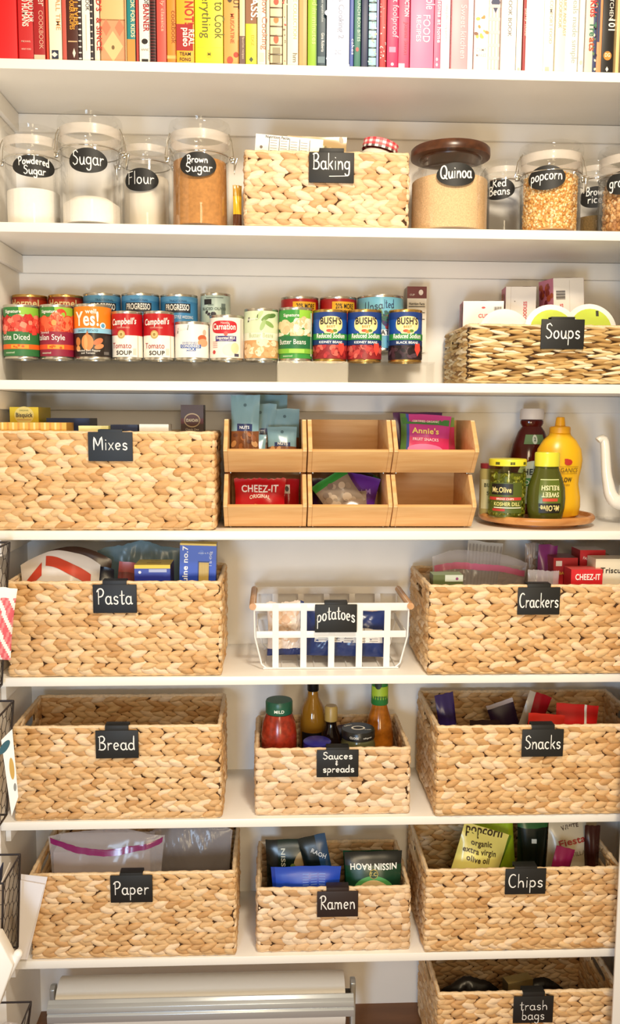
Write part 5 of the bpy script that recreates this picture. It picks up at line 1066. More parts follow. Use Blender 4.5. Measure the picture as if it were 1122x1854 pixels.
for i, (px, py, rr, yy, c, lab) in enumerate(((915, 575, .057, .085, '#F3F1EC', 'plain white soup bowl lid at the left behind the rim'), (1000, 567, .058, .042, '#C6D84A', 'white soup bowl with a yellow green lid behind the Soups tag'), (1070, 566, .055, .085, '#C6D84A', 'white soup bowl with a lime label right of the Soups tag'))):
    xx = X(px, py, yy); zz = fz('soups')+.001
    zt_ = Z(px, py-16, yy); Rr = rr
    t = thing('soup_bowl', lab, 'bowl', (xx, yy+.004, zt_-Rr*math.cos(.25)), (0, 0, 0), 'soup bowls standing in the Soups basket')
    T = Matrix.Rotation(PI/2-.25, 4, 'X')
    MB().lathe([(Rr*.6, -.027), (Rr*.62, -.026), (Rr*.92, -.005), (Rr*.93, 0), (Rr*.85, -.003), (Rr*.56, -.022)], WHITE, 40, T=T).build('bowl_body', t)
    mb = MB(); mb.lathe([(Rr*.94, .0005), (Rr, .001), (Rr, .005), (Rr*.96, .006), (0, .006)], WHITE, 44, T=T)
    fn = lambda a, b, L: tuple(T @ Vector((a, b, .006+.0003*L)))
    mb.oval(0, 0, Rr*.8, Rr*.8, C(c), fn, 1); mb.rect(.012, .018, Rr*.5, Rr*.72, C('#3A3A2A'), fn, 2) if i == 2 else None
    mb.build('lid', t)
# mixes
def bisq(m, fn, w_, h): m.oval(0, h*.93, w_*.34, h*.075, C('#F2E28A'), fn, 1); m.text('Bisquick', 0, h*.915, .0085, C('#2B2A3A'), fn, 3, True, w_*.58); m.text('ORIGINAL', 0, h*.965, .003, C('#5A6A2A'), fn, 3); m.rect(-w_*.25, w_*.25, h*.89, h*.893, C('#C23A2A'), fn, 3)
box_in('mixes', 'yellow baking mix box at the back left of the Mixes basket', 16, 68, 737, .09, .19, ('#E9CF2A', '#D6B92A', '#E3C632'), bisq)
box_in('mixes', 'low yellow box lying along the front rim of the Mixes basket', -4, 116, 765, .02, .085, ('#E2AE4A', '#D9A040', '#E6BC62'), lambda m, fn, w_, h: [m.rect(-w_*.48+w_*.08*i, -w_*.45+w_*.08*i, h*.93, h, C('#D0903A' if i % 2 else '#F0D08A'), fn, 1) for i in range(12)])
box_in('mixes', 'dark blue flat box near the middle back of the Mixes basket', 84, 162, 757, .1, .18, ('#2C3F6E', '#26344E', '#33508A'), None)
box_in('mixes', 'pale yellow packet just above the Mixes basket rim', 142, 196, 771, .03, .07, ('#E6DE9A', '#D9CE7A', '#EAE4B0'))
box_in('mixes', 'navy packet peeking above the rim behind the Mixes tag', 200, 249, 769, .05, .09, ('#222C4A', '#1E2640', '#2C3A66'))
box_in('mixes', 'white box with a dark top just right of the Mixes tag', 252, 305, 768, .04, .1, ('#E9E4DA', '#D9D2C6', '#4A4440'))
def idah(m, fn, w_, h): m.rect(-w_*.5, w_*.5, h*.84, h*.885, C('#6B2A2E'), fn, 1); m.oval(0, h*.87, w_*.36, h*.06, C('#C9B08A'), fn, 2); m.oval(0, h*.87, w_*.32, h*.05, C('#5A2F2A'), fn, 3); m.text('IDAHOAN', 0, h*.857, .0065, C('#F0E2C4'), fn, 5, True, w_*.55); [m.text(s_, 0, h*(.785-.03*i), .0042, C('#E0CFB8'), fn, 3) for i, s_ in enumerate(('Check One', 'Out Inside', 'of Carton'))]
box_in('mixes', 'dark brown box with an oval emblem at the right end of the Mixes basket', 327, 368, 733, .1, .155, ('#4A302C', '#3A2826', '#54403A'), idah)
# pasta
def redbands(m, fn, w_, h):
    for u0, u1, z0, z1 in ((-.95, -.45, .80, .93), (-.35, .8, .97, .86)):
        us = np.linspace(u0, u1, 16); P = [(u*w_/2, h*(z0+(z1-z0)*(u-u0)/(u1-u0))) for u in us]
        m.flat(P+[(a, b-.02-.008*i/16) for i, (a, b) in enumerate(P)], [(16+i, 17+i, i+1, i) for i in range(15)], C('#C23A1E', .3), fn, 1.5)
pouch_in('pasta', 'pasta_bag', 'white and red pasta bag arching at the left of the Pasta basket', 20, 165, 1000, .055, .05, lambda u, v: '#DDD3CA' if v > .72 else '#4A3A42', redbands, seed=71, droop=.03, crimp=.0, rot=(-.1, 0, .05), hf=.5)
pouch_in('pasta', 'pasta_bag', 'brown mesh bag behind the white and red pasta bag', 40, 185, 992, .15, .035, flat_col('#664A3E'), seed=72, droop=.03, crimp=0, hf=.5, rot=(-.06, 0, 0))
pouch_in('pasta', 'plastic_bag', 'crinkled grey blue plastic bag at the back middle', 176, 335, 984, .19, .03, flat_col('#7B949E'), seed=73, droop=.02, wr=.006, crimp=0, hf=1.1)
pouch_in('pasta', 'pasta_bag', 'dark navy bag low in the middle of the Pasta basket', 128, 205, 1026, .108, .025, flat_col('#1E2240'), seed=74, droop=.01, rot=(-.05, 0, 0))
pouch_in('pasta', 'seasoning_packet', 'small red packet left of the yellow topped pasta box', 190, 236, 1022, .066, .014, bands((.88, '#7A2E2E'), (1, '#A8443E')), seed=75, rot=(-.1, .12, 0))
def ylb(m, fn, w_, h): m.oval(-w_*.35, h*.93, .003, .003, C('#E4E6F0'), fn, 1); m.rect(-w_*.1, w_*.4, h*.93, h*.96, C('#AEB4D4'), fn, 1); m.rect(-w_*.5, w_*.5, h*.966, h, C('#E8C62E'), fn, 1)
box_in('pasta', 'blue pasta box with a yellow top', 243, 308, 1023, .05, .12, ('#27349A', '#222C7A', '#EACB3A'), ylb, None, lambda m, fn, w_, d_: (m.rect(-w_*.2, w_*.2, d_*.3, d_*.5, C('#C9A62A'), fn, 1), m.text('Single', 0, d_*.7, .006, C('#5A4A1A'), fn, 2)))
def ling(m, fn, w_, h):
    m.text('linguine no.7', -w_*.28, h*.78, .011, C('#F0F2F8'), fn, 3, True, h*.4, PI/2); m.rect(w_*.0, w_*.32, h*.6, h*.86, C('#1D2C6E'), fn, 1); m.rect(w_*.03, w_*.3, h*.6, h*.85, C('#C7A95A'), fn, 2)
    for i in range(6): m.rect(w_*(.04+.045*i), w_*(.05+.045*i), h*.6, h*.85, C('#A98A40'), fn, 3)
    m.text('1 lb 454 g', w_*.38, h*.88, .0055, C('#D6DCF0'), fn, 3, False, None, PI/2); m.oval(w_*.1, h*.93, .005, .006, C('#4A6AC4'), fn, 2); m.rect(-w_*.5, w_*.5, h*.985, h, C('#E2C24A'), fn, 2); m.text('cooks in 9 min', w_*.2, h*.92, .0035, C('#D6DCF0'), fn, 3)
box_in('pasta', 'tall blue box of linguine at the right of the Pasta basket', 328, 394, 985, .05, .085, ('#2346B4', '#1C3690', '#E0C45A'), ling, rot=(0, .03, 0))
# crackers
CLR = film_mat('clear_bag', '#D9D4D8', .33); PINK = film_mat('pink_zip', '#E2709A', .8); MAG = film_mat('magenta_zip', '#8E1F66', .92); CLR2 = film_mat('clear_bag_grey', '#D9D2D5', .3)
pouch_in('crackers', 'zipper_bag', 'clear zipper bag with a pink seal lying over the left rim', 775, 950, 1004, .112, .05, flat_col(CLR2), seed=81, droop=.02, wr=.006, rot=(-.1, .06, 0), crimp=0, hf=.9, zips=((.88, .03, .014, PINK),))
box_in('crackers', 'olive green box at the left front of the Crackers basket', 784, 838, 1041, .03, .07, ('#5A6438', '#3E4A28', '#8FA07A'), lambda m, fn, w_, h: (m.rect(-w_*.1, w_*.5, h*.93, h, C('#C9CFBE'), fn, 1), m.oval(w_*.3, h*.96, .003, .003, C('#8A3A6A'), fn, 2)), name='cracker_box')
pouch_in('crackers', 'cracker_sleeve', 'white ribbed cracker sleeve standing at the back', 828, 892, 983, .19, .025, flat_col('#C9C2B8'), lambda m, fn, w_, h: [m.rect(w_*(-.46+.1*i), w_*(-.42+.1*i), h*.05, h*.97, C('#A89F96'), fn, .6, 1, 16) for i in range(10)], seed=83, rot=(0, .1, 0))
pouch_in('crackers', 'zipper_bag', 'cloudy plastic bag of brown crackers at the back middle', 950, 998, 985, .17, .035, flat_col('#A3948A'), lambda m, fn, w_, h: scatter(m, 20, -w_*.36, w_*.36, h*.5, h*.95, ['#8A6A54', '#7A5A48', '#B79C86', '#9A7C66'], .008, .007, fn, .6, 1, 10), seed=84, wr=.005, crimp=0, hf=1)
pouch_in('crackers', 'cracker_bag', 'deep magenta bag standing left of the red boxes', 966, 1001, 988, .12, .025, lambda u, v: '#7A1E66' if v > .5 else '#5A2A5E', seed=85, wr=.004, rot=(-.05, .06, 0))
pouch_in('crackers', 'zipper_bag', 'clear crumpled bag at the front beside the red boxes', 955, 1012, 1034, .04, .03, flat_col(CLR2), seed=86, wr=.005, crimp=0, hf=1)
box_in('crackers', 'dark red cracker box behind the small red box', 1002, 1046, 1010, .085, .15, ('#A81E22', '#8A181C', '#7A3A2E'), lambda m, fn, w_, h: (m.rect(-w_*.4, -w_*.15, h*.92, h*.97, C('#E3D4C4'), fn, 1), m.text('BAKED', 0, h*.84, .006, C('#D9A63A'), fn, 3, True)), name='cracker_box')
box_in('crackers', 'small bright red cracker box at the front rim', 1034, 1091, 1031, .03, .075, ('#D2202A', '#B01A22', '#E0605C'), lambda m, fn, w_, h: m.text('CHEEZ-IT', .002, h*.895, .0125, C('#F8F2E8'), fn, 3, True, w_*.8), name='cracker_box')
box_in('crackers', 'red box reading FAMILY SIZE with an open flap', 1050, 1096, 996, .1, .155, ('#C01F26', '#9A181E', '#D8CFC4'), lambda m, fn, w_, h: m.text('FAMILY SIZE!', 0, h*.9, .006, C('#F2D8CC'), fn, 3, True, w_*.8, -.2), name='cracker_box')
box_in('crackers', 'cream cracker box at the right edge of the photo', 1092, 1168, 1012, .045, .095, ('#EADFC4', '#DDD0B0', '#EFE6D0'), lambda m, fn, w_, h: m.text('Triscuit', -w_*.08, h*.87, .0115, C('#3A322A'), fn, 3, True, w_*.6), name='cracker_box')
pouch_in('crackers', 'cracker_bag', 'grey brown bag slumped at the back right', 1085, 1165, 994, .185, .04, flat_col('#948870'), seed=87, wr=.005, droop=.02, crimp=0)
# sauces: bottles and jars
kz = fz('sauces')+.0005
def lathe_thing(name, label, cat, px, Y, parts, fnlab=None, onlid=False):
    t = thing(name, label, cat, (X(px, 1330, Y), Y, kz))
    for nm, prof, m in parts:
        mb = MB().lathe(prof, m, 40)
        if onlid and nm == 'lid': fnlab(mb)
        mb.build(nm, t)
    if fnlab and not onlid: mb = MB(); fnlab(mb); mb.build('paper_label', t)
    return t
Y = .08; h = Z(502, 1272, Y-.02)-kz; r = .0385
SAL = M('#8E2A18', .2, 0, .35, 90)
lathe_thing('salsa_jar', 'jar of red salsa with a green MILD lid', 'jar', 505, Y, [('glass_body', [(r*.9, 0), (r, .006), (r, h*.66), (r*.92, h*.78), (r*.72, h*.87)], SAL), ('lid', [(r*.74, h*.875), (r*.76, h*.88), (r*.76, h*.985), (r*.72, h), (0, h)], M('#1F5A44', .35))],
    lambda m: m.text('MILD', 0, h*.905, .0065, C('#E9EFE6'), cyl_fn(r*.762, .0003), 2, True), True)
Y = .17; h = .272; OIL = glass_mat('oil_glass', (.86, .62, .2, 1), .05)
lathe_thing('oil_bottle', 'tall bottle of golden oil with a black neck', 'bottle', 566, Y, [('glass_body', [(.026, 0), (.029, .005), (.029, .15), (.025, .178), (.0135, .2), (.0115, .215)], M('#9A6A1E', .1)), ('neck_sleeve', [(.0122, .2155), (.0132, .217), (.0132, h-.002), (.012, h), (0, h)], M('#141212', .35))],
    lambda m: m.rect(-.03, .03, .04, .125, C('#1C1A22'), cyl_fn(.029, .0003), 1))
Y = .125; h = Z(598, 1280, Y-.01)-kz
lathe_thing('soy_sauce_bottle', 'small dark sauce bottle with a gold cap', 'bottle', 599, Y, [('glass_body', [(.024, 0), (.026, .005), (.026, h*.5), (.022, h*.66), (.0125, h*.76), (.012, h*.82)], M('#1A100E', .08)), ('cap', [(.0128, h*.822), (.0145, h*.83), (.0145, h*.975), (.012, h), (0, h)], M('#B89A56', .35))])
Y = .068; h = Z(648, 1318, Y)-kz; r = .0375
def blid(m):
    f = lambda a, b, L: (a, b, h+.0003*L)
    m.oval(0, 0, .015, .012, C('#E6E2DA'), f, 1); m.oval(0, 0, .011, .008, C('#141414'), f, 2); m.text('OPEN', -.02, .012, .005, C('#E6E2DA'), f, 2, True, rot=.5); m.text('fresh', .02, -.014, .005, C('#E6E2DA'), f, 2)
    m.text('CLOSE', -.012, h*.925, .0045, C('#E6E2DA'), cyl_fn(r*.972, .0003), 2, True); m.text('refrigerate', .018, h*.925, .0035, C('#E6E2DA'), cyl_fn(r*.972, .0003), 2)
lathe_thing('spread_jar', 'wide jar with a black printed lid at the front', 'jar', 648, Y, [('glass_body', [(r*.9, 0), (r, .005), (r, h*.8), (r*.9, h*.88)], M('#5A5A3A', .15)), ('lid', [(r*.95, h*.885), (r*.97, h*.89), (r*.97, h*.985), (r*.93, h), (0, h)], M('#141414', .3))], blid, True)
Y = .145; h = .268
lathe_thing('dressing_bottle', 'orange salad dressing bottle with a green wrapped cap', 'bottle', 686, Y, [('glass_body', [(.028, 0), (.032, .006), (.032, .12), (.027, .155), (.018, .185), (.016, .192)], M('#B0661A', .12, 0, .25, 80)), ('cap_wrap', [(.0185, .1925), (.0195, .195), (.018, h-.004), (.015, h), (0, h)], M('#2F7E3C', .35))],
    lambda m: (m.rect(-.024, .024, .205, .235, C('#A8C83A'), cyl_fn(.019, .0003), 1), m.oval(-.006, .24, .008, .01, C('#1E2A1E'), cyl_fn(.0187, .0003), 2), m.text('DRESSING', 0, .21, .004, C('#1F5A2E'), cyl_fn(.019, .0003), 3, True)))
Y = .061; h = Z(575, 1340, Y)-kz
lathe_thing('jam_jar', 'jar with a dark blue lid just above the front rim', 'jar', 574, Y, [('glass_body', [(.027, 0), (.03, .005), (.03, h*.82), (.027, h*.88)], M('#3A2440', .15)), ('lid', [(.0285, h*.885), (.03, h*.89), (.03, h*.985), (.027, h), (0, h)], M('#2B2A86', .3))])
Y = .17; h = .125
lathe_thing('jam_jar', 'jar with a navy lid behind the black lidded jar', 'jar', 628, Y, [('glass_body', [(.028, 0), (.031, .005), (.031, h*.82), (.028, h*.88)], M('#3A3A4A', .15)), ('lid', [(.0295, h*.885), (.031, h*.89), (.031, h*.985), (.028, h), (0, h)], M('#26305E', .3))])
# snacks
pouch_in('snacks', 'candy_bag', 'purple foil bag standing at the left of the Snacks basket', 800, 836, 1244, .08, .02, lambda u, v: '#2E1E5A' if v > .7 or u < 0 else '#8A8496', seed=91, rot=(-.1, -.12, .2), h=.23)
pouch_in('snacks', 'candy_bag', 'red foil bag standing on a corner', 900, 945, 1268, .1, .02, lambda u, v: '#9A1420' if u > -.5 else '#B4A89A', seed=92, rot=(-.05, .35, .1), h=.225)
pouch_in('snacks', 'candy_bag', 'bright red bag with a white stripe at the right', 1000, 1078, 1283, .06, .025, lambda u, v: '#E9E2DA' if abs(u-.35) < .06 else '#C81C1C', seed=93, rot=(-.12, .08, 0))
pouch_in('snacks', 'candy_bag', 'dark plum bag with a pale edge in the middle', 925, 975, 1292, .14, .02, lambda u, v: '#C9BFC4' if v > .95 else '#33203A', seed=94, rot=(-.08, -.3, 0), h=.19)
pouch_in('snacks', 'candy_bag', 'orange red bag just behind the Snacks tag', 945, 1012, 1300, .03, .02, lambda u, v: '#B82A1E' if v > .86 else '#A0342A', seed=95, rot=(-.1, .1, 0))
pouch_in('snacks', 'snack_bag', 'dark brown bag lying low in the Snacks basket', 850, 905, 1305, .06, .03, flat_col('#2A1C1A'), seed=96)
# paper: zipper bags
pouch_in('paper', 'zipper_bag', 'large clear zipper bag with a magenta seal in the Paper basket', 82, 296, 1512, .055, .045, flat_col(CLR2), seed=101, wr=.006, crimp=0, droop=.012, rot=(-.1, 0, 0), hf=1.1, zips=((.97, .16, .011, MAG), (.99, .15, .003, MAG)))
pouch_in('paper', 'zipper_bag', 'clear plastic bag over dark plates at the right of the Paper basket', 268, 420, 1502, .115, .04, lambda u, v: CLR2, seed=102, wr=.006, crimp=0, droop=.015, rot=(-.12, 0, 0), hf=1.2)
carton('paper_plates', 'dark stack of paper plates inside the clear bag', 'plates', X(285, 1560, .1), X(412, 1560, .1), .172, .218, fz('paper'), .2, ('#3E3A3E', '#2E2A2E', '#4A464A'))
carton('napkin_pack', 'pale pink white napkins seen through the clear bag', 'napkins', X(95, 1560, .1), X(270, 1560, .1), .11, .2, fz('paper'), .178, ('#DDC9C4', '#CDB9B4', '#E4D4D0'))
# ramen
RG = '#12281E'
def raoh(m, fn, w_, h): m.text('NISSIN RAOH', 0, h*.7, .0125, C('#F0F0EA'), fn, 2, True, w_*.86); m.oval(0, h*.45, .0105, .0105, C('#B8A24A'), fn, 2, 8); m.oval(0, h*.45, .009, .009, C('#1E3A24'), fn, 3, 8); m.text('T.C.', 0, h*.43, .007, C('#D6C46A'), fn, 4, True); m.oval(0, h*.1, w_*.4, h*.24, C('#3E8A4A'), fn, 1, 32, 4); m.oval(0, h*.08, w_*.34, h*.2, C('#D8BE86'), fn, 2, 32, 4)
def up(f):
    def g(m, fn, w_, h): f(m, lambda a, b, L: fn(-a, h-b, L), w_, h)
    return g
def raoh2(m, fn, w_, h): m.text('NISSIN RAOH', -w_*.22, h*.6, .0095, C('#E4EAE2'), fn, 2, True, h*.62, -PI/2); m.oval(w_*.2, h*.66, w_*.2, h*.22, C('#D3B98C'), fn, 1, 24, 3); m.oval(w_*.22, h*.68, .008, .009, C('#B8322A'), fn, 2); m.oval(w_*.3, h*.55, .012, .006, C('#6B4A2E'), fn, 2); m.oval(w_*.0, h*.72, .006, .006, C('#7E9A4A'), fn, 2)
pouch_in('ramen', 'ramen_pack', 'dark green ramen pack with sideways lettering at the left', 480, 580, 1524, .1, .03, lambda u, v: '#0E120F' if u < -.55 else RG, raoh2, seed=111, rot=(-.06, 0, 0))
pouch_in('ramen', 'ramen_pack', 'dark ramen pack with a pointed corner in the middle', 577, 628, 1518, .075, .025, lambda u, v: '#101A1A' if u < .2 else '#24466A' if v > .6 else '#1E3A2A', lambda m, fn, w_, h: m.text('RAOH', w_*.1, h*.8, .009, C('#D9DEE4'), fn, 2, True, None, -.6), seed=112, rot=(-.05, -.22, 0))
pouch_in('ramen', 'ramen_pack', 'dark green ramen pack with upside down lettering', 624, 730, 1549, .045, .03, lambda u, v: '#123A26' if v < .84 else '#0D1110', lambda m, fn, w_, h: (m.text('NISSIN RAOH', 0, -h*.87, .0125, C('#F0F0EA'), lambda a, b, L: fn(-a, -b, L), 2, True, w_*.84), m.oval(0, h*.76, .0105, .0105, C('#B8A24A'), fn, 2, 8), m.oval(0, h*.76, .009, .009, C('#1E3A24'), fn, 3, 8), m.text('T.C.', 0, h*.745, .007, C('#D6C46A'), fn, 4, True), m.oval(0, h*.55, w_*.38, h*.19, C('#4E9A52'), fn, .5, 32, 4), m.oval(0, h*.53, w_*.32, h*.165, C('#D8BE86'), fn, 1, 32, 4)), seed=113, rot=(-.1, 0, 0))
pouch_in('ramen', 'ramen_pack', 'green ramen pack behind the upside down one', 622, 722, 1540, .12, .03, flat_col('#1B5A3A'), seed=114)
pouch_in('ramen', 'noodle_packet', 'bright blue packet along the front rim', 490, 618, 1574, .032, .024, lambda u, v: '#2448B4' if u > -.85 else '#1A389A', lambda m, fn, w_, h: [m.rect(-w_*.05+w_*.12*(i % 3), w_*.04+w_*.12*(i % 3), h*(.78+.03*(i//3)), h*(.79+.03*(i//3)), C('#6A8AD8'), fn, 1) for i in range(15)], seed=115, rot=(-.03, .0, 0))
# chips
def corn(m, fn, w_, h):
    m.text('popcorn', -w_*.06, h*.93, .021, C('#3A2A14'), fn, 2, True, w_*.78, .12)
    for i, s_ in enumerate(('organic', 'extra virgin', 'olive oil')): m.text(s_, -w_*.08, h*(.83-.075*i), .0115, C('#4A3A1C'), fn, 2, True, None, .12)
    m.poly([(w_*.05, h*.4), (w_*.09, h*.42), (w_*.12, h*.4), (w_*.09, h*.38)], C('#3A2A14'), fn, 2)
pouch_in('chips', 'popcorn_bag', 'pale yellow popcorn bag with dark lettering at the left', 782, 878, 1486, .055, .05, lambda u, v: '#5A7A1E' if u > .85 else '#E6DA7A' if v > .35 else '#D8C24A', corn, seed=121, rot=(-.1, .35, .1), h=.225)
pouch_in('chips', 'chip_bag', 'shiny lime green bag beside the popcorn bag', 862, 948, 1496, .125, .04, flat_col('#A8C828'), seed=122, wr=.006, hf=.8, rot=(-.05, -.1, 0), h=.25)
pouch_in('chips', 'chip_bag', 'dark green black bag in the middle of the Chips basket', 936, 992, 1492, .125, .035, lambda u, v: '#1F5A2A' if v > .86 else '#0F1A14', lambda m, fn, w_, h: (m.rect(-.006, .006, h*.72, h*.76, C('#C9CFCA'), fn, 1), m.text('LDF', 0, h*.73, .005, C('#C9CFCA'), fn, 2, True)), seed=123, h=.25)
pouch_in('chips', 'tortilla_bag', 'cream tortilla bag with red script at the right', 990, 1078, 1492, .1, .042, lambda u, v: '#CDBfA4' if v > .5 else '#B8A27A', lambda m, fn, w_, h: (m.text('WHITE', -w_*.05, h*.92, .009, C('#4A3228'), fn, 2, True, None, .3), m.text('Fiesta', 0, h*.78, .014, C('#A8302A'), fn, 2, True, w_*.6, .3), m.text('TORTILLAS', w_*.05, h*.67, .009, C('#7A6A54'), fn, 2, False, w_*.62, .25)), seed=124, rot=(-.1, .1, 0), h=.225)
pouch_in('chips', 'chip_bag', 'glossy magenta bag corner left of the tortilla bag', 968, 1003, 1538, .036, .02, flat_col('#7A1440'), seed=125, rot=(-.05, .25, 0))
pouch_in('chips', 'chip_bag', 'dark brown bag at the right end of the Chips basket', 1072, 1100, 1495, .1, .03, flat_col('#3A1A16'), seed=126)
# trash bags
pouch_in('trash', 'trash_bag_roll', 'crumpled black plastic bag at the left of the trash bags basket', 800, 905, 1772, .08, .07, flat_col('#161414'), seed=131, wr=.006, crimp=0, droop=.03, hf=1)
pouch_in('trash', 'trash_bag_roll', 'crumpled black plastic bag right of the tan box flap', 935, 1020, 1772, .09, .06, flat_col('#121112'), seed=132, wr=.006, crimp=0, droop=.03, hf=1)
box_in('trash', 'open tan box among the black trash bags', 915, 965, 1777, .05, .075, ('#6E5A34', '#4A3C26', '#8A7444'), rot=(0, .0, .25))
# ------------------------------------------------------------------ white wire basket of potatoes
z4 = zr(4); YF, YB = .035, .215
xa, xb = X(459, 1100, YF), X(741, 1100, YF); zt_ = Z(600, 1092, YF)-z4; W2 = (xb-xa)/2; cx = (xa+xb)/2
t = thing('wire_basket', 'white metal strap basket with wooden handles and a potatoes tag', 'basket', (cx, 0, z4))
WM = M('#F2F0ED', .35)
def sx_(z): return 1-.1*(1-z/zt_)**1.5
def hoop(z, hh):
    mb = MB(); k = W2*sx_(z); yf, yb = YF+.012*(1-z/zt_), YB-.012*(1-z/zt_)
    mb.box((-k, yf-.001, z), (k, yf+.001, z+hh), WM, .0006); mb.box((-k, yb-.001, z), (k, yb+.001, z+hh), WM, .0006)
    mb.box((-k-.001, yf, z), (-k+.001, yb, z+hh), WM, .0006); mb.box((k-.001, yf, z), (k+.001, yb, z+hh), WM, .0006); return mb
hoop(zt_-.0165, .0165).build('rim_band', t); hoop(zt_*.48, .0145).build('middle_band', t)
for i in range(5):
    for yy in (YF, YB):
        s_ = 1 if yy == YF else -1; f = -.72+.36*i; mb = MB()
        mb.prism([(yy-.0012*s_, zt_-.002), (yy+.0005*s_, zt_-.002), (yy+.0125*s_, .004), (yy+.0118*s_-.002*s_, .003)], 'x', f*W2-.0065, f*W2+.0065, WM); mb.build('strap', t)
for s_ in (-1, 1):
    for yy in (YF, YB):
        q = 1 if yy == YF else -1
        MB().tube([(s_*W2*.995, yy+.001*q, zt_-.003), (s_*W2*.985, yy+.004*q, zt_*.5), (s_*W2*.9, yy+.0115*q, .012), (s_*W2*.84, yy+.0125*q, .003), (s_*W2*.7, yy+.0125*q, .002)], .0018, WM, 8).build('corner_wire', t)
mb = MB()
for yy in (YF+.0125, YB-.0125): mb.box((-W2*.88, yy-.0015, .0005), (W2*.88, yy+.0015, .004), WM)
for i in range(9): mb.box((-W2*.85+W2*1.7*i/8-.001, YF+.012, .001), (-W2*.85+W2*1.7*i/8+.001, YB-.012, .0035), WM)
mb.build('base_grid', t)
HW_ = wood_mat('handle_wood', '#C08A58', '#D6A676', (30, 30, 30))
for s_ in (-1, 1): MB().tube([(s_*(W2+.002), YF-.004, zt_-.0065), (s_*(W2+.002), YB+.004, zt_-.0065)], .0072, HW_, 16).build('handle', t)
BK['wire'] = (xa, xb, YF, YB, z4, zt_)
ctag('wire', '', 608, 1094, 1145, [('potatoes', 0, .022, .0125, .07, .008)], 'black chalk tag reading potatoes', yb=.01)
def pot_print(m, fn, w_, h):
    m.rect(-w_*.4, w_*.45, h*.3, h*.6, C('#EDE8E2'), fn, 1, 14, 4)
    for i in range(5):
        for j in range(5): m.rect(w_*(-.36+.16*i), w_*(-.25+.16*i), h*(.33+.05*j), h*(.345+.05*j), C('#A09A98'), fn, 2)
    for i in range(4): m.rect(w_*(-.39+.2*i), w_*(-.385+.2*i), h*.3, h*.6, C('#2A2A44'), fn, 2)
pouch('potato_bag', 'navy blue potato bag with a white print panel', 'bag', .185, .1, .05, (cx+.035, .088, z4+.016), (-.2, .03, 0), flat_col('#24366E'), pot_print, 141, wr=.006, crimp=0, hf=.8)
def potc(u, v): return '#26346A' if v < .14 or (u > .8 and v > .5) else '#E6D6CA'
pouch('potato_bag', 'pinkish bag of potatoes at the left of the wire basket', 'bag', (.082), .115, .042, (cx-.095, .1, z4+.016), (-.1, 0, .1), potc, lambda m, fn, w_, h: scatter(m, 12, -w_*.36, w_*.3, h*.25, h*.85, ['#D9B497', '#CFA484', '#E6CDB8', '#DDBEA4'], .014, .011, fn, .8, 1, 16), 142, wr=.008, crimp=0, hf=1)
pouch('potato_bag', 'navy bag crumpled at the back of the wire basket', 'bag', .21, .062, .035, (cx+.01, .165, z4+.016), (-.1, 0, 0), flat_col('#22336A'), None, 143, wr=.008, crimp=0, droop=.01, hf=1)
for i, (dx, y, z, rr) in enumerate(((.05, .155, .094, .026), (.108, .15, .088, .025), (-.006, .158, .094, .025), (-.06, .16, .094, .024))):
    o = MB().ball((0, 0, 0), (rr*1.1, rr, rr*.85), M('#D3AA86', .7, 0, .12, 80), 20, 12).build('potato', None, 0); o.location = (cx+dx, y, z4+z); o.rotation_euler = (.3*i, .4, i); tag(o, ['pale potato right of the potatoes tag', 'rightmost pale potato in the wire basket', 'pale potato just behind the potatoes tag', 'pale potato left of the potatoes tag'][i], 'potato', 'loose potatoes in the wire basket')
# ------------------------------------------------------------------ paper roll dispenser on the floor
Y = .09; xl, xr = X(108, 1800, Y), X(622, 1800, Y); zt_ = Z(350, 1770, Y); rr = .056; zc = zt_-rr
t = thing('paper_roll_cutter', 'metal paper cutter stand on the closet floor', 'dispenser', (0, Y, 0))
xL, xR = X(92, 1820, Y-.03), X(640, 1820, Y-.03)
for s_, xx in ((0, xL), (1, xR)):
    mb = MB(); d_ = .011
    mb.prism([(-.075, 0), (.07, 0), (.07, .01), (.012, .02), (.012, zc-.005), (.008, zc+.045), (-.008, zc+.052), (-.018, zc+.045), (-.018, .02), (-.075, .01)], 'x', xx-d_/2, xx+d_/2, M('#B8BAB8', .35, .6), .0015)
    mb.build('side_bracket', t)
    MB().lathe([(.018, -.008), (.018, .008)], M('#4A4644', .5), 24, T=Matrix.Translation((xx+(.014 if not s_ else -.014), 0, zc)) @ Matrix.Rotation(PI/2, 4, 'Y')).build('hub', t)
zb = Z(350, 1822, Y-.075); mb = MB()
mb.prism([(-.079, zb-.03), (-.072, zb-.03), (-.06, zb+.012), (-.064, zb+.014), (-.07, zb+.008), (-.078, zb+.004), (-.0795, zb-.006), (-.076, zb-.01), (-.08, zb-.014)], 'x', xL+.004, xR-.004, M('#C3C8CC', .3, .5), .0006); mb.build('cutter_bar', t)
MB().lathe([(.008, xL+.006), (.008, xR-.006)], STEEL, 16, T=Matrix.Translation((0, 0, zc)) @ Matrix.Rotation(PI/2, 4, 'Y')).build('axle', t)
o = MB().lathe([(.019, xl), (rr, xl), (rr, xr), (.019, xr), (.019, xl)], M('#F6F2EA', .75), 64, cap=False, T=Matrix.Rotation(PI/2, 4, 'Y')).build('paper_roll', None, .6); o.location = (0, Y, zc); tag(o, 'wide white paper roll held in the metal cutter', 'paper roll')
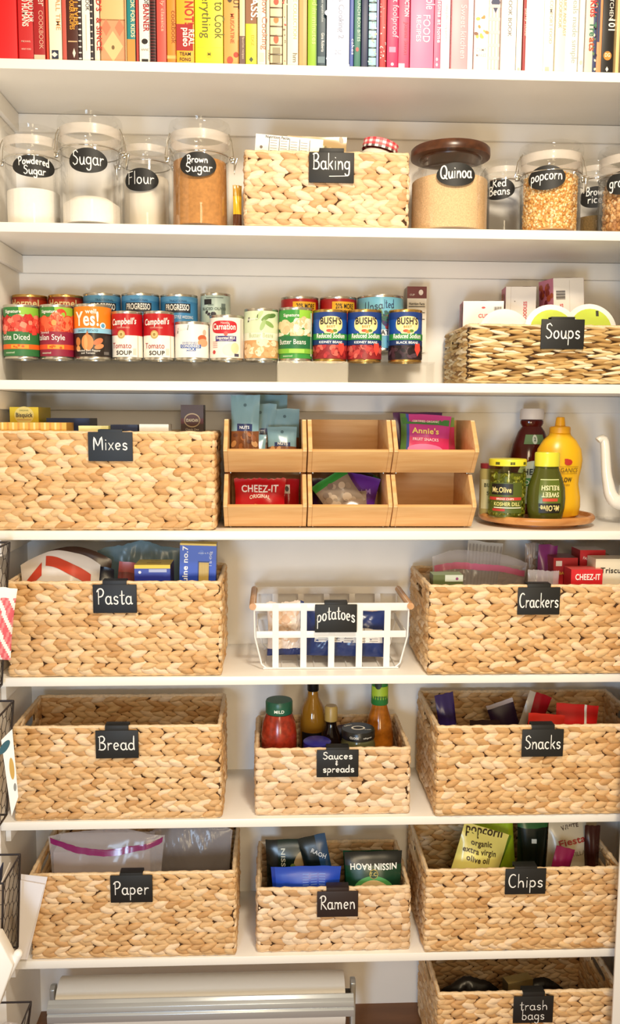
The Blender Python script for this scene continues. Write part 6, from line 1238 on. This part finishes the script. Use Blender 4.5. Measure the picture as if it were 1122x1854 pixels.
# ------------------------------------------------------------------ wire racks and papers hung on the open door at the left
WIRE = M('#2A2223', .45)
def door_rack(label, pxr, py_top, py_bot, Yn, Yf, pxr_b=None, depth=.1):
    # a black wire bin: right edge seen at pxr; mesh front on the +X side
    xr1_ = X(pxr, py_top, Yf); zt = Z(pxr, py_top, Yf); zb = Z(pxr_b or pxr, py_bot, Yf); xrb = X(pxr_b or pxr, py_bot, Yf)
    xl = xr1_-depth
    t = thing('wire_rack', label, 'rack', (xr1_, Yn, zb), group='black wire racks hung on the door')
    H = zt-zb; dy = Yf-Yn; bx = xrb-xr1_
    c = {(a, b, k): ((0 if a else -depth)+(bx*(1-k) if a else 0), b*dy, k*H) for a in (0, 1) for b in (0, 1) for k in (0, 1)}
    mb = MB()
    for k in (1, 0): mb.tube([c[0, 0, k], c[1, 0, k], c[1, 1, k], c[0, 1, k], c[0, 0, k]], .0023, WIRE, 8)
    for a in (0, 1):
        for b in (0, 1): mb.tube([c[a, b, 0], c[a, b, 1]], .0023, WIRE, 8)
    mb.build('wire_frame', t)
    mb = MB(); s_ = .016
    def face(P, Lu, Lv):
        nu, nv = max(1, int(Lu/(s_*1.5))), max(1, int(Lv/(s_*1.732)))
        su, sv = Lu/(nu*1.5), Lv/(nv*1.732)
        for i in range(nu+1):
            for j in range(nv+1):
                u0 = i*1.5*su; v0 = (j+.5*(i % 2))*1.732*sv
                pts = [(u0+su*math.cos(a), v0+sv*math.sin(a)) for a in (0, PI/3, 2*PI/3, PI)]
                for q in range(3):
                    a_, b_ = pts[q], pts[q+1]
                    cl = lambda p: (min(max(p[0], 0), Lu), min(max(p[1], 0), Lv))
                    a_, b_ = cl(a_), cl(b_)
                    if abs(a_[0]-b_[0])+abs(a_[1]-b_[1]) > .003: mb.tube([P(*a_), P(*b_)], .0007, WIRE, 4)
    face(lambda u, v: (-depth+u+(bx*(1-v/H)*(u/depth)), 0, v), depth, H)
    face(lambda u, v: (bx*(1-v/H), u, v), dy, H)
    mb.build('wire_mesh', t, 0)
    return t, xr1_, zt, zb, xrb
rk = door_rack('top black wire rack beside the Pasta basket', 17, 982, 1240, -.12, -.02, 3)
rk2 = door_rack('second black wire rack holding bags beside the Bread basket', 24, 1269, 1475, -.14, -.03, 12)
rk3 = door_rack('third black wire rack of cards beside the Paper basket', 36, 1547, 1715, -.16, -.05, 32)
rk4 = door_rack('lowest black wire rack near the paper roll', 56, 1814, 1900, -.14, -.04, 46)
# door leaf the racks hang on
struct(MB().box((-.78, -.62, .02), (-.74, -.2, 2.2), WHITE, .002).build('door_1'))
# folded cloth in the top rack
def card(name, label, cat, pts, yv, col, prints=None, th=.0012):
    # a thin sheet: outline through pixels at its own depth
    P = [tuple(at(px, py, yv+dy)) for px, py, dy in pts]
    V = [Vector(p) for p in P]; n = (V[1]-V[0]).cross(V[2]-V[0]); n.normalize()
    if n.y > 0: n = -n
    k = len(V); vs = [v[:] for v in V]+[(v-n*th)[:] for v in V]
    c0 = sum(V, Vector())/k
    mb = MB(); mb.add([tuple(Vector(v)-c0) for v in vs], [tuple(range(k)), tuple(range(2*k-1, k-1, -1))]+[(i, i+k, (i+1) % k+k, (i+1) % k) for i in range(k)], C(col, .5))
    if prints:
        e1 = (V[1]-V[0]); e3 = (V[-1]-V[0])
        prints(mb, lambda a, b, L: tuple(V[0]-c0+e1*a+e3*b+n*.0004*L))
    o = mb.build(name, None, .3); o.location = c0; return tag(o, label, cat)
def towel(u, v): return '#EFE8E4' if v > .85 or int((u+2)*4+v*9) % 3 == 0 else '#E2888A' if int(u*6-v*8) % 2 else '#D9606A'
pouch('kitchen_towel', 'pink and white checked cloth hanging from the top wire rack', 'cloth', .06, .135, .02, (X(-10, 1190, -.145), -.15, Z(5, 1192, -.145)), (0, .12, .2), towel, None, 151, wr=.004, crimp=0, nx=24, ny=30, rough=.9)
pouch('bread_bag', 'crinkled brown paper bag inside the top wire rack', 'bag', .05, .19, .022, (rk[1]-.05, -.07, rk[3]+.004), (0, 0, .2), flat_col('#A07C4E'), None, 152, wr=.005, crimp=0)
pouch('parchment_bag', 'white and brown printed bag in the second wire rack', 'bag', .055, .19, .022, (rk2[1]-.052, -.085, rk2[3]+.004), (0, 0, .2), lambda u, v: ['#F0EAE2', '#E4DCD2', '#B98A5A', '#2E5A66'][(int(u*4+v*9) % 4) if v < .9 else 0], None, 153, wr=.005, crimp=0)
card('paper_tag', 'long white paper strip with gold print hanging on the second rack', 'paper', [(2, 1340, 0), (22, 1320, 0), (33, 1443, 0), (21, 1478, 0)], -.15, '#F4EFEA', lambda m, fn: (m.oval(.55, .45, .2, .14, C('#C9A050'), fn, 1), m.oval(.6, .7, .12, .05, C('#8A8A84'), fn, 1), m.oval(.2, .12, .5, .06, C('#2E5A66'), fn, 1)))
for i, (a, b, c, lab) in enumerate(((0, '#EDE8E4', -.0, 'white envelope nearest the Paper basket in the third rack'), (1, '#26355A', 0, 'dark navy card among envelopes in the third rack'), (2, '#E9D9CC', 0, 'cream envelope standing in the third rack'), (3, '#F4F0EE', 0, 'white card leaning left in the third rack'))):
    x0_ = rk3[1]-.036-.012*i
    o = MB().box((-.001, -.045, 0), (.001, .045, .185), C(b)).build('envelope', None); o.location = (x0_, -.105, rk3[3]+.004); o.rotation_euler = (0, .12-.01*i, .08); tag(o, lab, 'card', 'cards and envelopes in the third wire rack')
card('greeting_card', 'tall white card with a thin black border beside the Paper basket', 'card', [(43, 1737, 0), (36, 1590, 0), (82, 1602, 0), (46, 1737, 0)][::1] if False else [(30, 1737, 0), (36, 1594, 0), (81, 1602, 0), (45, 1737, 0)], -.02, '#F1EDF0', lambda m, fn: None)
card('greeting_card', 'white card with black edge standing behind the tall card', 'card', [(34, 1737, .006), (38, 1583, .006), (86, 1588, .006), (50, 1737, .006)], -.02, '#E9E4E6')
o = MB(); o.tube([(0, 0, 0), (-.055, -.01, -.105), (-.075, -.012, -.15)], .0085, WHITE, 14); o.ball((0, 0, 0), .0087, WHITE, 14, 8); o.prism([(-.004, -.012), (-.036, -.1), (-.16, -.14), (-.16, .05), (-.03, .045)], 'y', -.02, .012, WHITE, .003)
o = o.build('rack_arm', None, .8); o.location = tuple(at(33, 1727, -.2)); tag(o, 'white plastic arm of the door rack at the lower left', 'rack arm')
pouch('plastic_bag', 'cloudy plastic bag slumped in the lowest wire rack', 'bag', .07, .09, .05, (rk4[1]-.05, -.09, rk4[3]+.004), (0, 0, .2), lambda u, v: CLR2, None, 154, wr=.006, crimp=0)
